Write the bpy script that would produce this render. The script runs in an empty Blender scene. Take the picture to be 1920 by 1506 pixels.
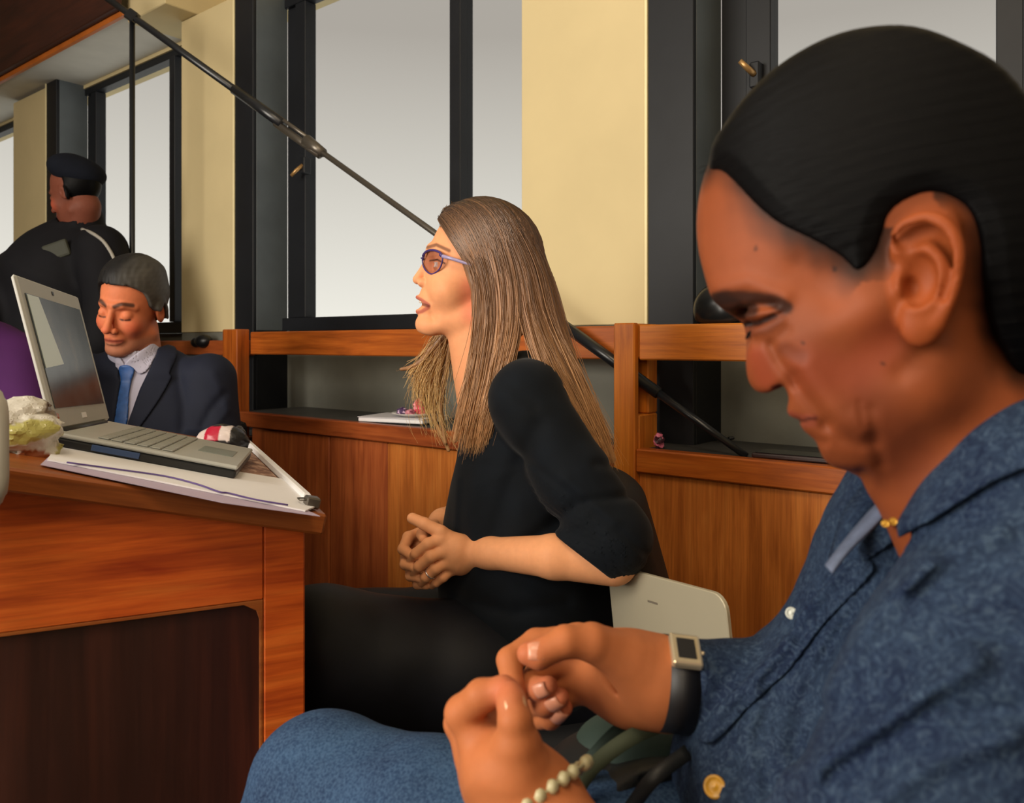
import bpy, bmesh, math, random
import numpy as np
from mathutils import Vector, Matrix

# ------------------------------------------------------------------ camera, sky, lights, exposure
SC = bpy.context.scene
EYE = 1.03                      # camera height, metres
FPX, CX, HY = 1500.0, 960.0, 646.0   # focal length in pixels, centre column, horizon row (1920x1506 frame)
cam_d = bpy.data.cameras.new('camera')
cam = bpy.data.objects.new('camera', cam_d)
SC.collection.objects.link(cam)
cam.location = (0, 0, EYE)
cam.rotation_euler = (math.radians(90), 0, 0)
cam_d.sensor_fit = 'HORIZONTAL'
cam_d.sensor_width = 36
cam_d.lens = 36 * FPX / 1920
cam_d.shift_y = -(753 - HY) / 1920
cam_d.clip_start = 0.02
cam_d.dof.use_dof = True
cam_d.dof.focus_distance = 1.32
cam_d.dof.aperture_fstop = 9.5
SC.camera = cam

world = bpy.data.worlds.new('overcast_sky')
SC.world = world
world.use_nodes = True
_nt = world.node_tree
_nt.nodes.clear()
_o = _nt.nodes.new('ShaderNodeOutputWorld')
_b = _nt.nodes.new('ShaderNodeBackground')
_tc = _nt.nodes.new('ShaderNodeTexCoord')
_sx = _nt.nodes.new('ShaderNodeSeparateXYZ')
_r = _nt.nodes.new('ShaderNodeValToRGB')
_nt.links.new(_tc.outputs['Generated'], _sx.inputs[0])
_nt.links.new(_sx.outputs['Z'], _r.inputs[0])
_nt.links.new(_r.outputs[0], _b.inputs[0])
_nt.links.new(_b.outputs[0], _o.inputs[0])
_r.color_ramp.elements[0].position = 0.0
_r.color_ramp.elements[0].color = (0.98, 0.94, 0.85, 1)
_r.color_ramp.elements[1].position = 0.36
_r.color_ramp.elements[1].color = (0.45, 0.41, 0.365, 1)
_b.inputs[1].default_value = 1.0

def area(name, loc, target, size, power, color, size_y=None):
    d = bpy.data.lights.new(name, 'AREA')
    d.shape = 'RECTANGLE'
    d.size = size
    d.size_y = size_y or size
    d.energy = power
    d.color = color
    o = bpy.data.objects.new(name, d)
    SC.collection.objects.link(o)
    o.location = loc
    o.rotation_euler = (Vector(target) - Vector(loc)).to_track_quat('-Z', 'Y').to_euler()
    return o
area('daylight_left_windows', (-2.4, -0.45, 1.65), (0.2, 1.5, 0.9), 1.5, 108, (1.0, 0.92, 0.80), 1.5)
area('overhead_fill', (-0.3, -0.4, 2.9), (0.4, 1.6, 0.6), 0.7, 20, (1.0, 0.80, 0.55))  # warm fill added from above, not a known lamp

area('fill_behind_camera', (-0.9, -2.6, 2.2), (-0.1, 1.2, 0.7), 1.8, 34, (1.0, 0.84, 0.64))  # added fill behind the camera, stands in for light bounced around the room

vs = SC.view_settings
vs.view_transform = 'Standard'
vs.look = 'None'
vs.exposure = 0.0
vs.gamma = 1.0
vs.use_curve_mapping = False

# ------------------------------------------------------------------ projection helpers
def V3(*a):
    return np.array(a, dtype=np.float64)
CAM = V3(0, 0, EYE)
def P(px, py, d):
    """world point at depth d (metres along the view axis) seen at a pixel"""
    return V3((px - CX) / FPX * d, d, EYE + (HY - py) / FPX * d)
def ray(px, py):
    return V3((px - CX) / FPX, 1.0, (HY - py) / FPX)
def on_plane(px, py, C, n):
    r = ray(px, py)
    return CAM + r * (np.dot(np.asarray(C) - CAM, n) / np.dot(r, n))
def unit(v):
    v = np.asarray(v, dtype=np.float64)
    return v / np.linalg.norm(v)

# ------------------------------------------------------------------ objects
ORG = {}
def _link(o, parent, org):
    SC.collection.objects.link(o)
    if parent is not None:
        o.parent = parent
        o.location = Vector(org) - Vector(ORG[parent.name])
    else:
        o.location = Vector(org)
    ORG[o.name] = tuple(org)
def tag(o, label=None, cat=None, group=None, kind=None):
    if label: o['label'] = label
    if cat: o['category'] = cat
    if group: o['group'] = group
    if kind: o['kind'] = kind
    return o
def thing(name, label, cat, loc, group=None):
    o = bpy.data.objects.new(name, None)
    o.empty_display_size = 0.05
    _link(o, None, tuple(float(c) for c in loc))
    return tag(o, label, cat, group)
def setting(name, loc=(0, 0, 0)):
    o = bpy.data.objects.new(name, None)
    _link(o, None, tuple(float(c) for c in loc))
    return tag(o, kind='structure')
def mk(name, V, F, mat, parent=None, gc=None, col=None, smooth=True, org=None):
    """V (n,3) world coordinates; F (m,3|4) array or list of faces"""
    V = np.asarray(V, dtype=np.float64).reshape(-1, 3)
    if org is None:
        org = ORG[parent.name] if parent is not None else (float(V[:, 0].mean()), float(V[:, 1].mean()), float(V[:, 2].min()))
    me = bpy.data.meshes.new(name)
    Vl = (V - np.array(org)).astype(np.float32)
    if isinstance(F, np.ndarray):
        n, k = F.shape
        me.vertices.add(len(Vl)); me.vertices.foreach_set('co', Vl.ravel())
        me.loops.add(n * k); me.loops.foreach_set('vertex_index', F.astype(np.int32).ravel())
        me.polygons.add(n)
        me.polygons.foreach_set('loop_start', np.arange(0, n * k, k, dtype=np.int32))
        me.update(calc_edges=True)
    else:
        me.from_pydata([tuple(v) for v in Vl], [], F)
    me.polygons.foreach_set('use_smooth', np.full(len(me.polygons), smooth, dtype=bool))
    if gc is not None:
        a = me.attributes.new('gc', 'FLOAT_VECTOR', 'POINT')
        a.data.foreach_set('vector', np.asarray(gc, dtype=np.float32).ravel())
    if col is not None:
        a = me.attributes.new('col', 'FLOAT_COLOR', 'POINT')
        c = np.asarray(col, dtype=np.float32)
        if c.shape[1] == 3: c = np.concatenate([c, np.ones((len(c), 1), np.float32)], 1)
        a.data.foreach_set('color', c.ravel())
    me.materials.append(mat)
    me.validate()
    o = bpy.data.objects.new(name, me)
    _link(o, parent, org)
    return o

# bevelled boxes in any frame (origin, three axes); gc keeps grain coordinates
class Fr:
    def __init__(s, o, ex, ey, ez):
        s.o = np.asarray(o, float); s.m = np.array([unit(ex), unit(ey), unit(ez)])
    def w(s, L):
        return s.o + np.asarray(L, float) @ s.m
    def l(s, W):
        return (np.asarray(W) - s.o) @ s.m.T
WORLD = Fr((0, 0, 0), (1, 0, 0), (0, 1, 0), (0, 0, 1))
class Geo:
    def __init__(s): s.V = []; s.F = []; s.G = []; s.n = 0
    def add(s, V, F, G=None):
        V = np.asarray(V, float).reshape(-1, 3)
        s.V.append(V); s.G.append(np.asarray(G, float) if G is not None else V)
        s.F += [tuple(int(i) + s.n for i in f) for f in F]; s.n += len(V)
        return s
    def box(s, fr, lo, hi, bev=0.002, grain=0, seg=1, off=None):
        bm = bmesh.new()
        lo = np.array(lo, float); hi = np.array(hi, float)
        bmesh.ops.create_cube(bm, size=1.0)
        for v in bm.verts:
            v.co = Vector(((lo + hi) / 2 + np.array(v.co) * (hi - lo)))
        b = min(bev, 0.45 * float(min(hi - lo)))
        if b > 0:
            bmesh.ops.bevel(bm, geom=list(bm.edges), offset=b, segments=seg, profile=0.5, affect='EDGES')
        L = np.array([v.co[:] for v in bm.verts])
        for i, v in enumerate(bm.verts): v.index = i
        F = [[v.index for v in f.verts] for f in bm.faces]
        bm.free()
        g = L + (np.array(off) if off is not None else np.array([lo[1] * 7.3, hi[0] * 3.1, lo[0] * 5.7]))
        if grain == 1: g = g[:, [1, 0, 2]]
        if grain == 2: g = g[:, [2, 1, 0]]
        return s.add(fr.w(L), F, g)
    def prism(s, fr, poly, z0, z1, bev=0.0, axis=2):
        """polygon (two local coordinates) extruded along the third one"""
        bm = bmesh.new()
        o = [i for i in (0, 1, 2) if i != axis]
        def mkv(p, z):
            c = [0, 0, 0]; c[o[0]] = p[0]; c[o[1]] = p[1]; c[axis] = z
            return bm.verts.new(c)
        a = [mkv(p, z0) for p in poly]; b = [mkv(p, z1) for p in poly]
        n = len(poly)
        bm.faces.new(a[::-1]); bm.faces.new(b)
        for i in range(n): bm.faces.new((a[i], a[(i + 1) % n], b[(i + 1) % n], b[i]))
        bmesh.ops.recalc_face_normals(bm, faces=bm.faces)
        if bev: bmesh.ops.bevel(bm, geom=list(bm.edges), offset=bev, segments=1, profile=0.5, affect='EDGES')
        L = np.array([v.co[:] for v in bm.verts])
        for i, v in enumerate(bm.verts): v.index = i
        F = [[v.index for v in f.verts] for f in bm.faces]
        bm.free()
        return s.add(fr.w(L), F, L)
    def tube(s, pts, r, n=12, cap=True, closed=False):
        pts = np.asarray(pts, float); m = len(pts)
        rs = np.full(m, r) if np.isscalar(r) else np.asarray(r, float)
        T = np.gradient(pts, axis=0)
        if closed: T = np.roll(pts, -1, 0) - np.roll(pts, 1, 0)
        T /= np.linalg.norm(T, axis=1)[:, None] + 1e-12
        up = V3(0, 0, 1) if abs(T[0][2]) < 0.9 else V3(1, 0, 0)
        N = unit(np.cross(T[0], up)); V = []; G = []; d = 0
        for i in range(m):
            N = N - T[i] * np.dot(N, T[i]); N = N / (np.linalg.norm(N) + 1e-12)
            B = np.cross(T[i], N)
            if i: d += np.linalg.norm(pts[i] - pts[i - 1])
            for k in range(n):
                a = 2 * math.pi * k / n
                V.append(pts[i] + rs[i] * (math.cos(a) * N + math.sin(a) * B)); G.append((d, 0.02 * math.cos(a), 0.02 * math.sin(a)))
        F = []
        for i in range(m if closed else m - 1):
            j = (i + 1) % m
            for k in range(n):
                F.append((i * n + k, i * n + (k + 1) % n, j * n + (k + 1) % n, j * n + k))
        if cap and not closed:
            F.append(tuple(range(n))[::-1]); F.append(tuple((m - 1) * n + k for k in range(n)))
        return s.add(V, F, G)
    def lathe(s, fr, prof, n=24):
        """prof: (radius, height) pairs; axis = frame z"""
        V = []
        for r, z in prof:
            for k in range(n):
                a = 2 * math.pi * k / n
                V.append((r * math.cos(a), r * math.sin(a), z))
        F = []
        for i in range(len(prof) - 1):
            for k in range(n):
                F.append((i * n + k, i * n + (k + 1) % n, (i + 1) * n + (k + 1) % n, (i + 1) * n + k))
        F.append(tuple(range(n))[::-1]); F.append(tuple((len(prof) - 1) * n + k for k in range(n)))
        return s.add(fr.w(np.array(V)), F, np.array(V))
    def make(s, name, mat, parent=None, smooth=False, org=None, col=None):
        return mk(name, np.concatenate(s.V), s.F, mat, parent, gc=np.concatenate(s.G), smooth=smooth, org=org, col=col)

def spline(pts, n=8, closed=False):
    """Catmull-Rom through pts"""
    pts = np.asarray(pts, float); m = len(pts); out = []
    rng = range(m) if closed else range(m - 1)
    for i in rng:
        if closed:
            p0, p1, p2, p3 = pts[i - 1], pts[i], pts[(i + 1) % m], pts[(i + 2) % m]
        else:
            p1, p2 = pts[i], pts[i + 1]
            p0 = pts[i - 1] if i else 2 * p1 - p2
            p3 = pts[i + 2] if i + 2 < m else 2 * p2 - p1
        for k in range(n):
            t = k / n
            out.append(0.5 * (2 * p1 + (p2 - p0) * t + (2 * p0 - 5 * p1 + 4 * p2 - p3) * t * t + (3 * p1 - p0 - 3 * p2 + p3) * t ** 3))
    if not closed: out.append(pts[-1])
    return np.array(out)

# ------------------------------------------------------------------ materials
def hexc(r, g, b):
    """8-bit display colour to linear"""
    return tuple(((c / 255) / 12.92 if c / 255 <= 0.04045 else ((c / 255 + 0.055) / 1.055) ** 2.4) for c in (r, g, b)) + (1,)
class Mat:
    def __init__(s, name, rough=0.5, spec=0.5, metal=0.0):
        s.m = bpy.data.materials.new(name); s.m.use_nodes = True
        s.t = s.m.node_tree; s.b = s.t.nodes['Principled BSDF']
        s.b.inputs['Roughness'].default_value = rough
        s.b.inputs['Specular IOR Level'].default_value = spec
        s.b.inputs['Metallic'].default_value = metal
    def n(s, typ, **kw):
        x = s.t.nodes.new(typ)
        for k, v in kw.items():
            if hasattr(x, k) and k not in ('inputs',): setattr(x, k, v)
            else: x.inputs[k].default_value = v
        return x
    def l(s, a, b): s.t.links.new(a, b)
    def coords(s, attr='gc', scale=(1, 1, 1), obj=False):
        if obj:
            c = s.n('ShaderNodeTexCoord').outputs['Object']
        else:
            c = s.n('ShaderNodeAttribute', attribute_name=attr).outputs['Vector']
        m = s.n('ShaderNodeMapping'); m.inputs['Scale'].default_value = scale
        s.l(c, m.inputs['Vector']); return m.outputs[0]
    def noise(s, vec, scale, detail=4, rough=0.55, dist=0.0):
        x = s.n('ShaderNodeTexNoise'); x.inputs['Scale'].default_value = scale
        x.inputs['Detail'].default_value = detail; x.inputs['Roughness'].default_value = rough
        x.inputs['Distortion'].default_value = dist
        s.l(vec, x.inputs['Vector']); return x.outputs['Fac']
    def ramp(s, fac, stops):
        r = s.n('ShaderNodeValToRGB'); e = r.color_ramp.elements
        while len(e) < len(stops): e.new(0.5)
        for i, (p, c) in enumerate(stops):
            e[i].position = p; e[i].color = c if len(c) == 4 else tuple(c) + (1,)
        s.l(fac, r.inputs[0]); return r.outputs[0]
    def mix(s, fac, a, b, mode='MIX'):
        x = s.n('ShaderNodeMix', data_type='RGBA', blend_type=mode)
        for sock, v in ((x.inputs[0], fac), (x.inputs[6], a), (x.inputs[7], b)):
            if hasattr(v, 'is_linked') or hasattr(v, 'links'): s.l(v, sock)
            else: sock.default_value = v
        return x.outputs[2]
    def col(s, c):
        if hasattr(c, 'links'): s.l(c, s.b.inputs['Base Color'])
        else: s.b.inputs['Base Color'].default_value = c
        return s
    def bump(s, h, strength=0.3, dist=0.002):
        x = s.n('ShaderNodeBump'); x.inputs['Strength'].default_value = strength
        x.inputs['Distance'].default_value = dist
        s.l(h, x.inputs['Height']); s.l(x.outputs[0], s.b.inputs['Normal']); return s

def plain(name, c, rough=0.5, spec=0.5, metal=0.0, var=0.12, sc=9.0, bump=0.0, bsc=60.0):
    m = Mat(name, rough, spec, metal)
    v = m.coords(obj=True)
    f = m.noise(v, sc, 4)
    d = tuple(x * (1 - var) for x in c[:3]) + (1,); e = tuple(min(1, x * (1 + var)) for x in c[:3]) + (1,)
    m.col(m.ramp(f, [(0.3, d), (0.7, e)]))
    if bump: m.bump(m.noise(v, bsc, 3), bump, 0.001)
    return m.m
def wood(name, dark, mid, light, rough=0.38, scale=1.0, spec=0.45):
    m = Mat(name, rough, spec)
    v = m.coords(scale=(1.3 * scale, 14 * scale, 14 * scale))
    f1 = m.noise(v, 2.2, 6, 0.6, 0.6)
    v2 = m.coords(scale=(3.0 * scale, 95 * scale, 95 * scale))
    f2 = m.noise(v2, 2.0, 3, 0.6)
    c1 = m.ramp(f1, [(0.28, dark), (0.5, mid), (0.72, light)])
    c2 = m.ramp(f2, [(0.30, (0.62, 0.55, 0.5, 1)), (0.62, (1, 1, 1, 1))])
    c = m.mix(0.75, c1, c2, 'MULTIPLY')
    v3 = m.coords(scale=(2, 2, 2))
    f3 = m.noise(v3, 1.6, 3)
    c = m.mix(m.ramp(f3, [(0.35, (0, 0, 0, 1)), (0.75, (0.55, 0.55, 0.55, 1))]), c, dark)
    m.col(c)
    m.bump(f2, 0.15, 0.0006)
    return m.m
# ------------------------------------------------------------------ implicit modelling (numpy)
def rowdot(a, b): return np.einsum('ij,j->i', a, b)
def sph(p, c, r): return np.linalg.norm(p - np.float32(c), axis=1) - r
def ell(p, c, r, rot=None):
    q = p - np.asarray(c, np.float32)
    if rot is not None: q = q @ np.asarray(rot, np.float32).T
    r = np.asarray(r, np.float32)
    k0 = np.linalg.norm(q / r, axis=1); k1 = np.linalg.norm(q / (r * r), axis=1) + 1e-9
    return np.maximum(k0 * (k0 - 1) / k1, (k0 - 1) * r.min())
def rc(p, a, b, ra, rb=None):
    rb = ra if rb is None else rb
    a = np.asarray(a, np.float32); b = np.asarray(b, np.float32)
    ba = b - a; pa = p - a
    h = np.clip(rowdot(pa, ba) / (float(ba @ ba) + 1e-12), 0, 1)
    return np.linalg.norm(pa - h[:, None] * ba, axis=1) - (ra + (rb - ra) * h)
def tube(p, pts, rs, k=0.0):
    rs = [rs] * len(pts) if np.isscalar(rs) else rs
    d = None
    for i in range(len(pts) - 1):
        e = rc(p, pts[i], pts[i + 1], rs[i], rs[i + 1])
        d = e if d is None else (smin(d, e, k) if k else np.minimum(d, e))
    return d
def smin(a, b, k):
    h = np.clip(0.5 + 0.5 * (b - a) / k, 0, 1)
    return b + (a - b) * h - k * h * (1 - h)
def smax(a, b, k): return -smin(-a, -b, k)
def sbox(p, c, h, r=0.0, rot=None):
    q = p - np.asarray(c, np.float32)
    if rot is not None: q = q @ np.asarray(rot, np.float32).T
    q = np.abs(q) - (np.asarray(h, np.float32) - r)
    return np.linalg.norm(np.maximum(q, 0), axis=1) + np.minimum(q.max(axis=1), 0) - r
def gau(p, c, r):
    return np.exp(-((p - np.asarray(c, np.float32)) ** 2).sum(1) / (r * r))
class Poly2:
    """signed distance to a closed 2-D polygon, rasterised once"""
    def __init__(s, pts, h=0.001, pad=0.03, smooth=4):
        pts = spline(np.asarray(pts, float), smooth, True) if smooth else np.asarray(pts, float)
        lo = pts.min(0) - pad; hi = pts.max(0) + pad
        s.lo = lo; s.h = h
        nx, ny = (np.ceil((hi - lo) / h) + 1).astype(int)
        X, Y = np.meshgrid(lo[0] + h * np.arange(nx), lo[1] + h * np.arange(ny), indexing='ij')
        q = np.stack([X.ravel(), Y.ravel()], 1)
        d = np.full(len(q), 1e9); ins = np.zeros(len(q), bool)
        for i in range(len(pts)):
            a = pts[i]; b = pts[(i + 1) % len(pts)]
            e = b - a; w = q - a
            t = np.clip((w @ e) / (e @ e + 1e-15), 0, 1)
            r = w - t[:, None] * e
            d = np.minimum(d, (r * r).sum(1))
            c = (a[1] > q[:, 1]) != (b[1] > q[:, 1])
            if abs(e[1]) > 1e-12:
                ins ^= c & (q[:, 0] < e[0] * (q[:, 1] - a[1]) / e[1] + a[0])
        d = np.sqrt(d)
        s.D = np.where(ins, -d, d).reshape(nx, ny).astype(np.float32)
    def __call__(s, x, y):
        fx = (x - s.lo[0]) / s.h; fy = (y - s.lo[1]) / s.h
        nx, ny = s.D.shape
        cx = np.clip(fx, 0, nx - 1.001); cy = np.clip(fy, 0, ny - 1.001)
        out = (np.abs(fx - cx) + np.abs(fy - cy)) * s.h
        i = cx.astype(int); j = cy.astype(int); u = cx - i; v = cy - j
        D = s.D
        return D[i, j] * (1 - u) * (1 - v) + D[i + 1, j] * u * (1 - v) + D[i, j + 1] * (1 - u) * v + D[i + 1, j + 1] * u * v + out

def nets(f, lo, hi, h, B=8, slack=1.35):
    """sparse surface nets of f(points)->distance over the box lo..hi; returns V, F (quads)"""
    lo = np.asarray(lo, float); hi = np.asarray(hi, float)
    nb = np.maximum(1, np.ceil((hi - lo) / (h * B)).astype(int))
    N = nb * B + 1
    g = [lo[a] + h * B * (np.arange(nb[a]) + 0.5) for a in range(3)]
    C = np.stack(np.meshgrid(*g, indexing='ij'), -1).reshape(-1, 3).astype(np.float32)
    fc = np.concatenate([f(C[i:i + 400000]) for i in range(0, len(C), 400000)])
    keep = np.abs(fc) < h * B * 0.87 * slack + 2 * h
    F3 = np.where(fc < 0, -1.0, 1.0).astype(np.float32).reshape(nb)
    D = np.ones(N, np.float32)
    up = np.repeat(np.repeat(np.repeat(F3, B, 0), B, 1), B, 2)
    D[:N[0] - 1, :N[1] - 1, :N[2] - 1] = up
    D[-1] = D[-2]; D[:, -1] = D[:, -2]; D[:, :, -1] = D[:, :, -2]
    kb = np.stack(np.unravel_index(np.nonzero(keep)[0], nb), 1)
    o = np.stack(np.meshgrid(*[np.arange(B + 1)] * 3, indexing='ij'), -1).reshape(-1, 3)
    CH = max(1, 500000 // len(o))
    for i in range(0, len(kb), CH):
        I = (kb[i:i + CH, None, :] * B + o[None]).reshape(-1, 3)
        D[I[:, 0], I[:, 1], I[:, 2]] = f((lo + I * h).astype(np.float32))
    S = D < 0
    cnt = np.zeros(tuple(n - 1 for n in N), np.uint8)
    for a in (0, 1):
        for b in (0, 1):
            for c in (0, 1):
                cnt += S[a:N[0] - 1 + a, b:N[1] - 1 + b, c:N[2] - 1 + c]
    act = np.argwhere((cnt > 0) & (cnt < 8))
    idx = np.full(cnt.shape, -1, np.int32)
    idx[act[:, 0], act[:, 1], act[:, 2]] = np.arange(len(act))
    cor = np.array([(a, b, c) for a in (0, 1) for b in (0, 1) for c in (0, 1)])
    val = np.stack([D[act[:, 0] + c[0], act[:, 1] + c[1], act[:, 2] + c[2]] for c in cor], 1)
    acc = np.zeros((len(act), 3)); w = np.zeros(len(act))
    for i in range(8):
        for j in range(i + 1, 8):
            if np.abs(cor[i] - cor[j]).sum() != 1: continue
            a = val[:, i]; b = val[:, j]; m = (a < 0) != (b < 0)
            t = np.where(m, a / (a - b + 1e-20), 0)
            acc += np.where(m[:, None], cor[i] + (cor[j] - cor[i]) * t[:, None], 0); w += m
    Vt = lo + h * (act + acc / w[:, None])
    Q = []
    for ax in range(3):
        u, v = [(1, 2), (2, 0), (0, 1)][ax]
        sl0 = [slice(None)] * 3; sl1 = [slice(None)] * 3
        sl0[ax] = slice(0, -1); sl1[ax] = slice(1, None)
        a = S[tuple(sl0)]; b = S[tuple(sl1)]
        E = np.argwhere(a != b)
        E = E[(E[:, u] > 0) & (E[:, v] > 0) & (E[:, u] < N[u] - 1) & (E[:, v] < N[v] - 1)]
        sgn = a[E[:, 0], E[:, 1], E[:, 2]]
        du = np.zeros(3, int); du[u] = 1; dv = np.zeros(3, int); dv[v] = 1
        c00 = E - du - dv; c10 = E - dv; c01 = E - du; c11 = E
        q = np.stack([idx[c[:, 0], c[:, 1], c[:, 2]] for c in (c00, c10, c11, c01)], 1)
        q[~sgn] = q[~sgn][:, ::-1]
        Q.append(q)
    Q = np.concatenate(Q)
    Q = Q[(Q >= 0).all(1)]
    return Vt, Q
def merge(parts):
    V = []; F = []; n = 0
    for v, f in parts:
        V.append(v); F.append(f + n); n += len(v)
    return np.concatenate(V), np.concatenate(F)
def trim_mesh(V, F, keep):
    """drop faces with all vertices where keep is False"""
    k = keep[F].any(1); F = F[k]
    used = np.zeros(len(V), bool); used[F.ravel()] = True
    m = np.cumsum(used) - 1
    return V[used], m[F]
# cheap smooth pseudo-noise for cloth and skin relief
_rs = np.random.RandomState(7)
_W = _rs.normal(size=(24, 3)); _PH = _rs.uniform(0, 6.28, 24)
def wob(p, f, k=8, o=0):
    r = 0
    for i in range(k):
        w = _W[(i + o) % 24] * f
        r = r + np.sin(p @ w.astype(np.float32) + _PH[(i + o) % 24])
    return r / k * 1.4
# ------------------------------------------------------------------ palette
M_cream = plain('cream_plaster', hexc(208, 191, 148), 0.75, 0.2, var=0.05, sc=3, bump=0.15, bsc=40)
M_ceil = plain('white_ceiling_paint', hexc(205, 202, 192), 0.8, 0.2, var=0.04)
M_creamlite = plain('pale_cream_strip', hexc(236, 222, 176), 0.6, 0.3, var=0.05)
M_black = plain('black_gloss_paint', hexc(24, 26, 31), 0.5, 0.3, var=0.15, bump=0.1, bsc=30)
M_reveal = plain('slate_grey_paint', hexc(88, 96, 102), 0.45, 0.4, var=0.16, sc=5, bump=0.1)
M_greywall = plain('grey_rendered_wall', hexc(112, 112, 104), 0.85, 0.15, var=0.1, sc=7, bump=0.5, bsc=45)
M_shelf = plain('worn_dark_shelf', hexc(62, 62, 62), 0.45, 0.4, var=0.25, sc=16)
M_floor = plain('brown_floor', hexc(60, 42, 32), 0.5, 0.4, var=0.2)
M_wood = wood('orange_varnished_wood', hexc(128, 62, 20), hexc(190, 98, 32), hexc(212, 120, 44))
M_woodpost = wood('golden_varnished_wood', hexc(164, 84, 22), hexc(216, 124, 36), hexc(232, 146, 54))
M_woodred = wood('red_brown_varnished_wood', hexc(110, 48, 22), hexc(164, 82, 38), hexc(186, 100, 48))
M_panel = wood('orange_wood_lightened', hexc(156, 84, 34), hexc(210, 124, 54), hexc(228, 146, 70))  # counter wood lightened to offset the shade falling on its panels
M_panelred = wood('red_brown_wood_lightened', hexc(134, 62, 32), hexc(188, 100, 52), hexc(208, 120, 64))  # same lightening for the red-brown panels
M_desk = wood('desk_varnished_wood', hexc(150, 52, 18), hexc(214, 100, 34), hexc(236, 130, 52), 0.36)
M_desktop = wood('desk_edge_wood', hexc(110, 54, 24), hexc(160, 88, 38), hexc(184, 110, 52), 0.34)
M_deskdark = wood('dark_mahogany_panel', hexc(34, 16, 12), hexc(56, 26, 18), hexc(80, 36, 22), 0.4, 0.5)
M_beam = wood('dark_red_beam_wood', hexc(52, 26, 18), hexc(70, 34, 22), hexc(84, 42, 26), 0.6)
M_orange = plain('orange_lacquered_edge', hexc(190, 104, 40), 0.5)
M_bfab = plain('black_plastic', hexc(18, 18, 20), 0.4, 0.4)
M_steel = plain('grey_metal_tube', hexc(98, 92, 84), 0.35, 0.5, 0.6)
M_blacktube = plain('black_metal_tube', hexc(26, 28, 32), 0.3, 0.5)
M_brass = plain('dull_brass', hexc(176, 138, 88), 0.35, 0.5, 0.6)
M_white = plain('white_paper', hexc(236, 236, 240), 0.7, 0.2, var=0.02)
M_lilac = plain('lilac_paper', hexc(190, 176, 200), 0.7, 0.2, var=0.04)

def glass_mat(name, tint=(0.96, 0.97, 0.97, 1), gl=0.06):
    m = bpy.data.materials.new(name); m.use_nodes = True
    t = m.node_tree; t.nodes.clear()
    o = t.nodes.new('ShaderNodeOutputMaterial'); a = t.nodes.new('ShaderNodeBsdfTransparent')
    b = t.nodes.new('ShaderNodeBsdfGlossy'); x = t.nodes.new('ShaderNodeMixShader')
    a.inputs[0].default_value = tint; b.inputs['Roughness'].default_value = 0.03
    x.inputs[0].default_value = gl
    t.links.new(a.outputs[0], x.inputs[1]); t.links.new(b.outputs[0], x.inputs[2]); t.links.new(x.outputs[0], o.inputs[0])
    return m
M_glass = glass_mat('window_glass', gl=0.0008)

# ------------------------------------------------------------------ the wall of windows, in its own frame (s along the wall, o outwards, z up)
W0 = V3(-0.872, 2.67, 0)
WT = unit((0.78, -0.626, 0)); WN = unit((0.626, 0.78, 0))
WF = Fr(W0, WT, WN, (0, 0, 1))
def wpt(px, py, o):
    """point on the vertical plane at offset o seen at a pixel"""
    return on_plane(px, py, W0 + WN * o, WN)

def st(name, mat, boxes, parent=None, fr=WF, bev=0.002, grain=0):
    g = Geo()
    for lo, hi in boxes: g.box(fr, lo, hi, bev, grain)
    o = g.make(name, mat, parent)
    if parent is None: tag(o, kind='structure')
    return o
st('floor', M_floor, [((-5.4, -6, -0.05), (5.2, 0.42, 0.0))], bev=0)
st('ceiling', M_ceil, [((-5.4, -6, 3.25), (5.2, 0.42, 3.3))], bev=0)
st('wall_back', M_greywall, [((-5.4, 0.30, 0.0), (5.2, 0.42, 1.079))], bev=0)
st('wall_back_upper', M_cream, [((-5.4, 0.28, 2.335), (5.2, 0.42, 3.25))], bev=0)
st('wall_left', M_cream, [((-5.5, -6, 0), (-5.4, 0.42, 3.3))], bev=0)
st('wall_right', M_cream, [((5.2, -6, 0), (5.3, 0.42, 3.3))], bev=0)
st('wall_front', M_cream, [((-5.5, -6.1, 0), (5.3, -6.0, 3.3))], bev=0)

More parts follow.
